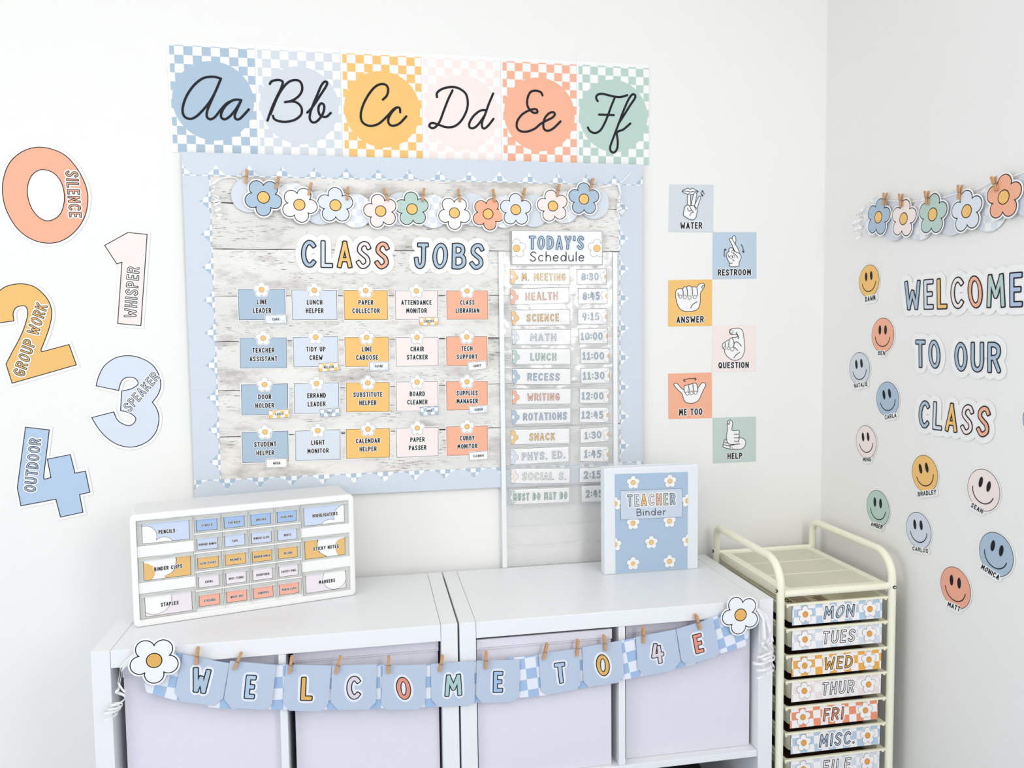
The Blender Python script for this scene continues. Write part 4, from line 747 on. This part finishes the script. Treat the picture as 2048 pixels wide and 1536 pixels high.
PEN = [
 ('W', 'blue', ka, [(850, 497), (1275, 580), (1215, 900), (1130, 968), (825, 925), (775, 840)], (915, 838, 1085, 864, 943, 606)),
 ('E', 'pennlight', ka, [(1280, 555), (1700, 595), (1665, 950), (1600, 1005), (1285, 985), (1225, 905)], (1403, 902, 1506, 908, 1425, 678)),
 ('L', 'mustard', kb, [(55, 590), (470, 600), (440, 950), (370, 1020), (85, 1012), (25, 940)], (182, 920, 298, 922, 192, 698)),
 ('C', 'pinkg', kb, [(475, 600), (885, 588), (875, 935), (810, 1000), (530, 1005), (465, 935)], (606, 910, 742, 910, 606, 690)),
 ('O', 'coral3', kb, [(940, 600), (1338, 590), (1325, 945), (1260, 1000), (970, 1000), (925, 950)], (1060, 912, 1198, 912, 1060, 700)),
 ('M', 'green3', kb, [(1378, 585), (1775, 558), (1780, 930), (1725, 965), (1445, 975), (1385, 915)], (1502, 886, 1666, 874, 1503, 680)),
 ('E', 'blue4', kc, [(232, 610), (602, 600), (597, 925), (545, 965), (275, 975), (225, 915)], (367, 886, 458, 886, 370, 696)),
 ('T', 'pennlight', kc, [(765, 550), (1115, 505), (1125, 820), (1085, 860), (835, 905), (785, 865)], (912, 812, 1012, 800, 892, 628)),
 ('O', 'mustard', kc, [(1140, 495), (1478, 435), (1503, 740), (1450, 800), (1195, 838), (1150, 785)], (1258, 744, 1378, 742, 1258, 553)),
 ('4', 'pinkg', kd, [(130, 465), (455, 403), (495, 660), (435, 740), (205, 785), (145, 725)], (262, 694, 368, 676, 244, 522)),
 ('E', 'coral3', kd, [(460, 402), (760, 310), (815, 590), (790, 625), (545, 695), (500, 655)], (616, 608, 692, 588, 586, 448))]

ordn = ['first pennant', 'second pennant', 'third pennant', 'fourth pennant', 'fifth pennant', 'sixth pennant', 'last pennant of WELCOME', 'first pennant of TO', 'pennant after T', 'pennant before the final E', 'last pennant, in coral']
for i, (ch, col, k, pg, tx) in enumerate(PEN):
    h = .0075+.0012*(i % 2); P_ = [CABF.px(*k(*p), h) for p in pg]; t = Thing('letter_pennant', CABF, cen(P_), 'pale blue paper pennant with letter %s, %s of WELCOME TO 4E' % (ch, ordn[i]) if i < 6 else 'pale blue paper pennant with %s %s, %s' % ('number' if ch == '4' else 'letter', ch, ordn[i]), 'pennant', 'letter pennants on the shelf garland')
    m = M(); m.poly(P_, h, 'pennant', .0004); t.part('pennant', m)
    a, b, c = [CABF.px(*k(*p), h) for p in (tx[:2], tx[2:4], tx[4:])]; m = M()
    text(m, ch, a, b, c, h, .115, .1, layers=((.10, 'paper2', .0006), (.0, 'ink', .0009)), fill=col, paper_thick=.0004); t.part('letter', m)
PW = [(ka, 985, 435, 970, 590), (ka, 1383, 485, 1315, 635), (ka, 1845, 515, 1825, 672), (kb, 553, 515, 510, 672), (kb, 995, 515, 990, 672), (kb, 1485, 508, 1460, 655), (kb, 1885, 472, 1880, 628), (kc, 838, 462, 805, 600), (kc, 1103, 430, 1095, 568), (kc, 1328, 392, 1342, 524), (kc, 1668, 322, 1668, 457), (kd, 620, 283, 655, 403)]
WN = ['W', 'first E', 'L', 'C', 'O of WELCOME', 'M', 'E after M', 'left of T', 'between T and O', 'O after T', '4', 'last E']
for (k, a, b, c_, d), n in zip(PW, WN): clothespin(CABF, k(a, b), k(c_, d), .0120, 'mini wooden clothespin on the shelf garland, %s pennant' % n if ' T' not in n or 'after' in n else 'mini wooden clothespin on the shelf garland, '+n, 'mini clothespins on the shelf garland')
for k, x, y, R, rot, n in ((ka, 587, 552, 213, -92, 'left'), (kd, 985, 285, 160, -100, 'right')):
    h = .0140; c = CABF.px(*k(x, y), h); Rm = abs(CABF.px(*k(x, y-R), h)[1]-c[1]); t = Thing('paper_daisy', CABF, c, 'large white paper daisy with mustard centre at the %s end of the shelf garland' % n, 'paper daisy', 'large daisies ending the shelf garland')
    m = M(); flower(m, c, Rm, math.radians(rot), h, fill='paper3', ctr='mustard' if n == 'left' else 'orange2', lw=.0021, border=.0034); t.part('petals', m)

RD = lambda x, y: kd(x, y)
ribbon(CABF, 'curling_ribbon', 'white curling ribbon tied at the left end of the shelf garland', [
  [(266, 1308, .012, .001, 0), (243, 1340, .010, .001, 0), (237, 1375, .012, .003, .2), (240, 1395, .018, .010, .8), (224, 1425, .020, .014, 2.4), (216, 1436, .020, .008, 3.4)],
  [(266, 1308, .012, .001, 0), (240, 1335, .012, .001, 0), (236, 1365, .014, .002, .2), (256, 1388, .014, .004, .6)],
  [(237, 1375, .014, .002, 0), (238, 1400, .020, .014, 1.2), (222, 1430, .022, .011, 3.2)]], .0042)
ribbon(CABF, 'curling_ribbon', 'white curling ribbon tied at the right end of the shelf garland', [
  [kd(1120, 235)+(.012, .001, 0), kd(1190, 290)+(.012, .001, 0), kd(1225, 400)+(.012, .001, 0), kd(1215, 520)+(.014, .006, .5), kd(1215, 600)+(.018, .016, 1.6), kd(1205, 740)+(.018, .016, 3.4)],
  [kd(1120, 235)+(.016, .001, 0), kd(1170, 320)+(.016, .001, 0), kd(1180, 480)+(.016, .001, 0), kd(1175, 560)+(.018, .010, .8), kd(1150, 700)+(.020, .020, 2.6), kd(1130, 780)+(.020, .016, 3.4)],
  [kd(1125, 240)+(.014, .001, 0), kd(1200, 330)+(.012, .001, 0), kd(1240, 500)+(.012, .003, .2), kd(1200, 620)+(.018, .016, 1.4), kd(1170, 760)+(.02, .018, 2.6)]], .006)
# ================================================================ small parts drawers
OO = Vector((.2633, -.2859, .77)); OU = Vector((.4683, .1172, 0)).normalized(); ORG = Plane(OO, OU, (0, 0, 1))
kO = crop(240, 960, 4.267); OW, OHH, OD = .5, .256, .150
T = Thing('parts_organizer', ORG, (0, 0), 'white small parts organizer with labelled clear drawers, on the left shelf unit', 'drawer organizer')
def rrect(x0, x1, y0, y1, r, z, n=5):
    o = []
    for cx, cy, a0 in ((x1-r, y0+r, -90), (x1-r, y1-r, 0), (x0+r, y1-r, 90), (x0+r, y0+r, 180)):
        for i in range(n+1): a = math.radians(a0+90*i/n); o.append((cx+r*math.cos(a), cy+r*math.sin(a), z))
    return o
m = M(); X0, X1 = -.004, .498; b_ = .0002
m.loops([rrect(X0+.004, X1-.004, b_+.001, OHH-.003, .010, -OD), rrect(X0+.002, X1-.002, b_, OHH-.002, .010, -OD+.004), rrect(X0+.002, X1-.002, b_, OHH-.0015, .012, -.014), rrect(X0, X1, b_, OHH, .012, -.010), rrect(X0, X1, b_, OHH, .012, -.003), rrect(X0+.0012, X1-.0012, b_+.0012, OHH-.0012, .011, -.0006),
         rrect(X0+.004, X1-.004, b_+.004, OHH-.004, .009, .0004), rrect(X0+.0125, X1-.0125, .0155, OHH-.0140, .002, -.0002), rrect(X0+.0135, X1-.0135, .0162, OHH-.0148, .001, -.0060)], WHITEP, True, True)
T.part('housing', m, shade=True)
def odrawer(x0, x1, y0, y1, nm, col, lab, sh=(), big=False):
    m = M(); z = -.0052; m.box(x0, x1, y0, y1, -.0052, -.0036, CLEAR)
    for a in ((x0, x0+.0022, y0, y1), (x1-.0022, x1, y0, y1)): m.box(*a, -.0036, -.0024, CLEAR)
    d = T.part('drawer', m); d['label'] = 'drawer labelled %s' % nm
    lx0, ly1, lx1, ly0 = lab; h = -.0030; q = [(lx0, ly1), (lx1, ly1), (lx1, ly0), (lx0, ly0)]
    m = M(); m.poly(q, h, 'ink', .0003); qi = inset(q, .0008); m.poly(qi, h+.0001, col)
    for kind, g in sh:
        if kind == 'o': cx, cy, R = g; c = ORG.px(*kO(cx, cy), h); R = abs(ORG.px(*kO(cx, cy-R), h)[1]-c[1]); m.poly(clip(disc(c, R+.0008, 40), qi), h+.0002, 'ink')
        else: pp = [ORG.px(*kO(*p), h) for p in g]; pp = smooth(pp, True, 4) if kind == 's' else pp; m.poly(clip(pp, qi), h+.0002, 'ink')
    for kind, g in sh:
        if kind == 'o': cx, cy, R = g; c = ORG.px(*kO(cx, cy), h); R = abs(ORG.px(*kO(cx, cy-R), h)[1]-c[1]); m.poly(clip(disc(c, R, 40), qi), h+.0003, 'paper')
        else: pp = [ORG.px(*kO(*p), h) for p in g]; pp = smooth(pp, True, 4) if kind == 's' else pp; c0 = cen(pp); m.poly(clip(inset(pp, .0008) if kind == 'p' else [add(c0, sub(p, c0), .965) for p in pp], qi), h+.0003, 'paper')
    tw = sum(Gd[c][0] for c in nm)+.13*(len(nm)-1); H = .0088 if big else .0054; W = min(tw*H, (lx1-lx0)*.84)
    ctext(m, nm, ((lx0+lx1)/2+(.002 if big else 0), ly0+(ly1-ly0)*(.50 if big else .45)), H, 0, W=W, h=h+.0004, r=.10, layers=((.10, 'paper', .0001), (0, 'ink', .0003)))
    link('label_card', m, d, (0, 0, 0)) if False else None
    o = link('label_card', m, d, T.c)
    m = M(); lw = x1-x0; m.hexa([(x0+.001, y1-.0075, -.0036), (x1-.001, y1-.0075, -.0036), (x1-.001, y1-.0075, .0000), (x0+.001, y1-.0075, .0000), (x0+.001, y1-.006, -.0036), (x1-.001, y1-.006, -.0036), (x1-.001, y1-.006, .0002), (x0+.001, y1-.006, .0002)], LIP)
    m.box(x0+lw*.38, x1-lw*.38, y1-.001, y1+.0006, -.0036, -.0008, LIP)
    link('handle_lip', m, d, T.c)
SN = ['STAPLES', 'EAR BUDS', 'ERASERS', 'PUSH PINS', 'RUBBER BANDS', 'TAPE', 'BINDER CLIPS', 'BRADS', 'GLUE STICKS', 'MAGNETS', 'BINDER RINGS', 'VELCRO', 'EXTRA', 'MISC. ITEMS', 'SHARPENER', 'SAFETY PINS', 'STICKERS', 'WHITE OUT', 'SHARPIES', 'PAPER CLIPS']
SC = ['ob', 'ol', 'oo', 'op', 'oc']; 
for i, nm in enumerate(SN):
    r_, c_ = divmod(i, 4); x0 = .1295+.0600*c_; y1 = .2382-.0443*r_; odrawer(x0, x0+.0560, y1-.0385, y1, nm, SC[r_], (x0+.0040, y1-.0066, x0+.0494, y1-.0348))
BG = [('PENCILS', 'ol', 0, .2409, [('o', (212, 487, 92)), ('o', (372, 572, 85))]), ('BINDER CLIPS', 'oo', 0, .1572, [('s', [(190, 702), (240, 715), (285, 745), (300, 790), (285, 835), (255, 870), (300, 880), (400, 850), (385, 822), (450, 785), (478, 725), (465, 640), (300, 640), (180, 660)])]), ('STAPLES', 'op', 0, .0738, [('o', (303, 1035), )[0:1]+((303, 1020, 125),)]),
      ('HIGHLIGHTERS', 'ol', 1, .2409, [('o', (1925, 305, 98)), ('o', (1790, 420, 84))]), ('STICKY NOTES', 'oo', 1, .1590, [('s', [(1700, 480), (1680, 560), (1705, 620), (1765, 655), (1780, 700), (1880, 680), (1850, 620), (1838, 560), (1860, 510), (1930, 480), (1920, 440), (1750, 450)])]), ('MARKERS', 'op', 1, .0745, [('o', (1832, 832, 98))])]
for nm, col, side, y1, sh in BG:
    x0 = .0105 if side == 0 else .3700; x1 = x0+.1155; lx0 = .0200 if side == 0 else .3760
    odrawer(x0, x1, y1-.0565, y1, nm, col, (lx0, y1-.0062, lx0+.0985, y1-.0532), sh, True)
m = M()
for x in (.1275, .1875, .2475, .3075, .3675): m.box(x-.0006, x+.0006, .0165, .2410, -.0058, -.0016, WHITEP)
for r_ in range(4): m.box(.1281, .3669, .1955-.0443*r_, .1988-.0443*r_, -.0058, -.0030, WHITEP)
for x0 in (.0105, .3700):
    for ya, yb in ((.1580 if x0 < .1 else .1600, .1835), (.0750, .1000)): m.box(x0-.001, x0+.116, ya, yb, -.0058, -.0034, WHITEP)
T.part('drawer_dividers', m)
# ================================================================ binder
BY = -.141; BP = Plane((0, BY, 0), (1, 0, 0), (0, 0, 1)); kX = crop(1180, 900, 5.484)
T = Thing('ring_binder', BP, (1.535, .7702), 'white ring binder with blue daisy cover reading TEACHER Binder, standing on right shelf unit', 'binder')
x0, x1, z0, z1 = 1.4022, 1.6662, .7702, 1.0580
def slab(name, a, h0, h1, mt=VINYL):
    m = M(); m.box(a[0], a[1], a[2], a[3], h0, h1, mt); o = T.part(name, m); bv = o.modifiers.new('bevel', 'BEVEL'); bv.width = .001; bv.segments = 2; return o
slab('front_cover', (x0, x1, z0, z1), -.003, 0); slab('back_cover', (x0, x1, z0, z1), -.034, -.031)
m = M(); m.loops([[(x0-.001, z, -.0345), (x0-.0022, z, -.030), (x0-.0022, z, -.004), (x0-.001, z, .0005), (x0+.001, z, .0003), (x0+.0008, z, -.0342)] for z in (z0+.0004, z1-.0004)], VINYL, True, True); T.part('spine', m, shade=True)
m = M(); m.box(x0+.006, x1-.012, z0+.004, z1-.012, -.028, -.006, mat('page_block', (244, 243, 240), .8)); T.part('pages', m)
h = .0003; q = Q(kX, BP, h, (270, 265), (1075, 240), (1070, 1300), (280, 1352)); m = M(); m.poly(q, h, 'bcov', .0002); 
for x, y in ((473, 357), (877, 342), (275, 590), (1070, 555), (472, 803), (872, 780), (672, 1013), (275, 1038), (1075, 993), (472, 1245), (872, 1222)):
    flower(m, BP.px(*kX(x, y), h), .0188, math.pi/2, h+.0001, lw=.0005, cq=q, mid=.37)
T.part('cover_sheet', m)
m = M(); h = .0010; q = Q(kX, BP, h, (330, 447), (1013, 420), (1015, 735), (337, 768)); m.poly(q, h, 'ink'); m.poly(inset(q, .0007), h+.0001, 'btit'); T.part('title_panel', m)
m = M(); text(m, 'TEACHER', *[BP.px(*kX(*p), h) for p in ((408, 624), (940, 602), (404, 488))], h=h+.0002, r=.10, layers=((.10, 'paper', .0001), (0, 'ink', .0003)), fill=['blue', 'light', 'orange', 'pink', 'coral', 'green', 'blue']); T.part('title_lettering', m)
m = M(); text(m, 'Binder', *[BP.px(*kX(*p), h) for p in ((512, 724), (835, 712), (510, 645))], h=h+.0002, r=.055, sp=.17, layers=((0, 'ink', .0002),)); T.part('subtitle_lettering', m)
m = M(); m.poly([(x0+.003, z0+.002), (x1-.003, z0+.002), (x1-.003, z1-.004), (x0+.003, z1-.004)], .0024, POCKET); T.part('clear_pocket', m)
# ================================================================ rolling cart
CX0, CX1, CY0, CY1 = 1.765, 2.068, -.405, -.045; r_ = .0098
R = empty('rolling_cart', 'cream metal rolling drawer cart in the corner, beside the shelf unit', 'rolling cart'); R.location = ((CX0+CX1)/2, (CY0+CY1)/2, 0)
oc = ((CX0+CX1)/2, (CY0+CY1)/2, 0)
def cp(name, m, parent=None, label=None, shade=False):
    o = link(name, m, parent or R, oc, shade=shade)
    if label: o['label'] = label
    return o
for x in (CX0, CX1):
    pth = [(x, CY0, .06)]+[(x, CY0, z) for z in (.2, .5, .755)]
    for i in range(13): a = math.pi*i/24; pth.append((x, CY0+.062*(1-math.cos(a)), .795+.062*math.sin(a)))
    for i in range(9): a = math.pi*i/16; pth.append((x, CY1-.03+.03*math.sin(a), .827+.03*math.cos(a)))
    pth += [(x, CY1, .5), (x, CY1, .06)]
    m = M(); m.tube(pth, r_, CREAM, 14); cp('side_frame', m, shade=True)
m = M(); m.tube([(CX0+.008, CY0+.001, .7772), (CX1-.008, CY0+.001, .7772)], .0088, CREAM, 14); cp('front_rail', m, shade=True)
m = M(); m.tube([(CX0+.008, CY1, .780), (CX1-.008, CY1, .780)], .0075, CREAM, 12); cp('back_rail', m, shade=True)
ty = .7815; ix0, ix1, iy0, iy1 = CX0+.036, CX1-.030, CY0+.022, CY1-.022
m = M(); n = 46
for a in ((CX0+.010, ix0, CY0+.006, CY1-.004), (ix1, CX1-.010, CY0+.006, CY1-.004), (ix0, ix1, CY0+.006, iy0), (ix0, ix1, iy1, CY1-.004)): m.box(*a, ty-.0015, ty+.0015, CREAM)
m.box(CX0+.010, CX0+.012, CY0+.006, CY1-.004, ty-.020, ty-.0015, CREAM); m.box(CX1-.012, CX1-.010, CY0+.006, CY1-.004, ty-.020, ty-.0015, CREAM)
cp('top_tray', m)
m = M(); pw = (ix1-ix0)/n
for i in range(n):
    a = ix0+pw*i; m.box(a+pw*.55, a+pw, iy0, iy1, ty-.0008, ty+.0010, CREAM)
for i in (1, 2): y = iy0+(iy1-iy0)*i/3; m.box(ix0, ix1, y-.0022, y+.0022, ty-.0009, ty+.0008, CREAM)
o = cp('perforated_panel', m); o['kind'] = 'stuff'
for x, y, z in ((CX0-r_, CY0, .786), (CX0-r_, CY1, .786), (CX1, CY0-r_, .776)):
    m = M(); d = (-.0022, 0, 0) if x < CX1-.05 else (0, -.002, 0); m.tube([(x+.001 if d[0] else x, y+(.001 if d[1] else 0), z), (x+d[0], y+d[1], z)], .0044, mat('bolt_dark', (70, 72, 74), .4, .5, metal=.6), 12); m.tube([(x+d[0], y+d[1], z), (x+d[0]*1.3, y+d[1]*1.3, z)], .002, CREAM, 8); cp('bolt', m)
DAYS = [('MON', 'blue5'), ('TUES', 'grey2'), ('WED', 'orange3'), ('THUR', 'pinkc'), ('FRI', 'coralc'), ('MISC.', 'blue5'), ('FILE', 'grey2'), ('', ''), ('', '')]

CP = Plane((0, -.4015, 0), (1, 0, 0), (0, 0, 1))
tz = [.750, .6870, .6205, .5565, .4900, .4240, .3560, .291, .226]
for i, (dy, col) in enumerate(DAYS):
    z = tz[i]; xa, xb = 1.7815, 2.0535; m = M(); yf, yb = -.4010, -.055; D_ = .053
    def rr(xa, xb, ya, yb_, r, z): return [(p[0], p[1], z) for p in rrect(xa, xb, ya, yb_, r, 0, 3)]
    m.loops([rr(xa+.016, xb-.016, yf+.011, yb-.01, .008, z-D_+.004), rr(xa+.0085, xb-.0085, yf+.0035, yb-.005, .012, z-.006), rr(xa+.008, xb-.008, yf+.003, yb-.004, .012, z-.001),
             rr(xa+.006, xb-.006, yf, yb-.002, .012, z-.001), rr(xa+.0095, xb-.0095, yf+.001, yb-.006, .012, z-.006), rr(xa+.017, xb-.017, yf+.009, yb-.012, .010, z-D_+.002), rr(xa+.019, xb-.019, yf+.012, yb-.014, .008, z-D_)], CREAMP, True, True)
    d = cp('drawer', m, label='drawer with check card reading '+dy if dy else None, shade=True)
    m = M(); m.box(xa, xb+.006, yf-.0035, yf+.002, z-.0048, z+.0005, CREAMP); m.box(xa-.001, xa+.008, yf+.002, yb, z-.0030, z-.0002, CREAMP); m.box(xb-.008, xb+.005, yf+.002, yb, z-.0030, z-.0002, CREAMP)
    m.box(xb-.004, xb+.002, yf-.003, yf+.004, z-.0085, z-.0048, CREAMP); m.box(xa+.001, xa+.006, yf-.003, yf+.004, z-.0085, z-.0048, CREAMP); link('rim', m, d, oc)
    if dy not in ('MON', ''):  # dark slabs added for the contents and deep shade between the drawers
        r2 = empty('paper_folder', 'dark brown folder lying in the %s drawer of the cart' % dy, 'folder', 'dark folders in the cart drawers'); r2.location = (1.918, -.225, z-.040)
        mm = M(); fo = mat('filler_brown', (74, 50, 40), .7); mm.box(-.112, .112, -.150, .155, 0, .002, fo); link('filler_base', mm, r2)
        mm = M(); mm.box(-.111, .111, -.148, .153, .0022, .016, mat('filler_core', (92, 74, 58), .8)); link('filler_middle', mm, r2)
        mm = M(); mm.box(-.112, .112, -.150, .155, .0162, .0175, fo); link('filler_top', mm, r2)
    for x in (CX0+.0095, CX1-.0125):
        m = M(); m.box(x, x+.0035, CY0+.006, CY1-.006, z-.0075, z-.0035, CREAM); cp('runner', m)
    if not dy: continue
    lx0, lx1 = (1.7985, 2.0455) if i != 4 else (1.7955, 2.0380); zt, zbm = z-.0052, z-.0535; ins = .0045
    # card leans with the drawer front: local plane tilted a little
    PL = Plane((0, yf-.0004, zt), (1, 0, 0), (0, .11, 1)); Hc = .0480; q = [(lx0, 0), (lx1, 0), (lx1-ins, -Hc), (lx0-.0035, -Hc)]
    m = M(); m.uvo = (lx0+.003, -.0098, 0); m.poly(q, 0, 'papc', .0004); m.poly(q, .0002, check('check_cart_'+col, col, 'papc', .0196))
    m.poly([(lx0-.0006, 0), (lx0+.0004, 0), (lx0-.0031, -Hc), (lx0-.0041, -Hc)], .0004, 'ink')
    m.poly([(lx1-.0006, 0), (lx1+.0003, 0), (lx1-ins+.0003, -Hc), (lx1-ins-.0006, -Hc)], .0004, 'ink')
    for fx in (lx0+.0335, lx1-.0375): flower(m, (fx, -.0235), .0210, math.pi/2, .0005, fill='papc', ctr='lo', lw=.0006, mid=.36)
    tf = dict(MON='blue5', TUES='papc', WED='orange3', THUR='papc', FRI='coralc').get(dy, 'blue5' if dy == 'MISC.' else 'papc')
    W = {'MON': .082, 'TUES': .088, 'WED': .078, 'THUR': .088, 'FRI': .055, 'MISC.': .098, 'FILE': .076}[dy]; cx = (lx0+lx1)/2+(.002 if dy != 'FRI' else -.004); Hh = .031
    text(m, dy, (cx-W/2-.003, -.039), (cx+W/2-.003, -.039), (cx-W/2+.0025, -.039+Hh), h=.0006, r=.085, sp=.16, layers=((.14, 'papc', .0002), (.015, 'ink', .0004)), fill=tf)
    me = M(); me.ms = m.ms; me.f = m.f; me.m = m.m; uo = m.uvo
    o = link('label_card', m, d); Nn = PL.N; Vv = PL.V; o.matrix_local = Matrix(((1, 0, Nn.x, -oc[0]), (0, Vv.y, Nn.y, PL.O.y-oc[1]), (0, Vv.z, Nn.z, PL.O.z), (0, 0, 0, 1)))
for x in (CX0, CX1):
    for y in (CY0, CY1):
        m = M(); m.tube([(x, y, .062), (x, y, .045)], .006, BLACKP, 8); m.tube([(x-.009, y, .0225), (x+.009, y, .0225)], .0222, BLACKP, 18); cp('caster', m)
# printed packet lying in the top drawer, face to the front
zt = tz[0]-.014; r = empty('printed_packet', 'tan printed packet with black bars and letters lying in the MON drawer', 'packet'); r.location = (1.865, -.30, zt)
m = M(); tan = mat('packet_tan', (222, 208, 172), .6); m.box(-.062, .062, -.085, .09, -.02, 0, tan); p = link('packet', m, r)
m = M()
for i in range(7): m.box(-.030+.006*i, -.028+.006*i, -.083, -.005+.01*math.sin(i), 0, .0003, 'ink')
m.box(.030, .052, -.083, -.03, 0, .0003, mat('packet_brown', (168, 140, 105), .6)); m.box(-.060, -.0585, -.083, .05, 0, .0003, 'ink'); m.box(.054, .0555, -.083, .05, 0, .0003, 'ink')
for y in (-.07, -.058, -.046, -.034, -.022): m.box(.020, .050, y, y+.0012, .0003, .0005, 'ink')
text(m, 'NESS', (-.038, -.084), (-.038, -.028), (-.056, -.084), h=.0004, r=.11, layers=((0, 'ink', .0002),)); link('print', m, r)
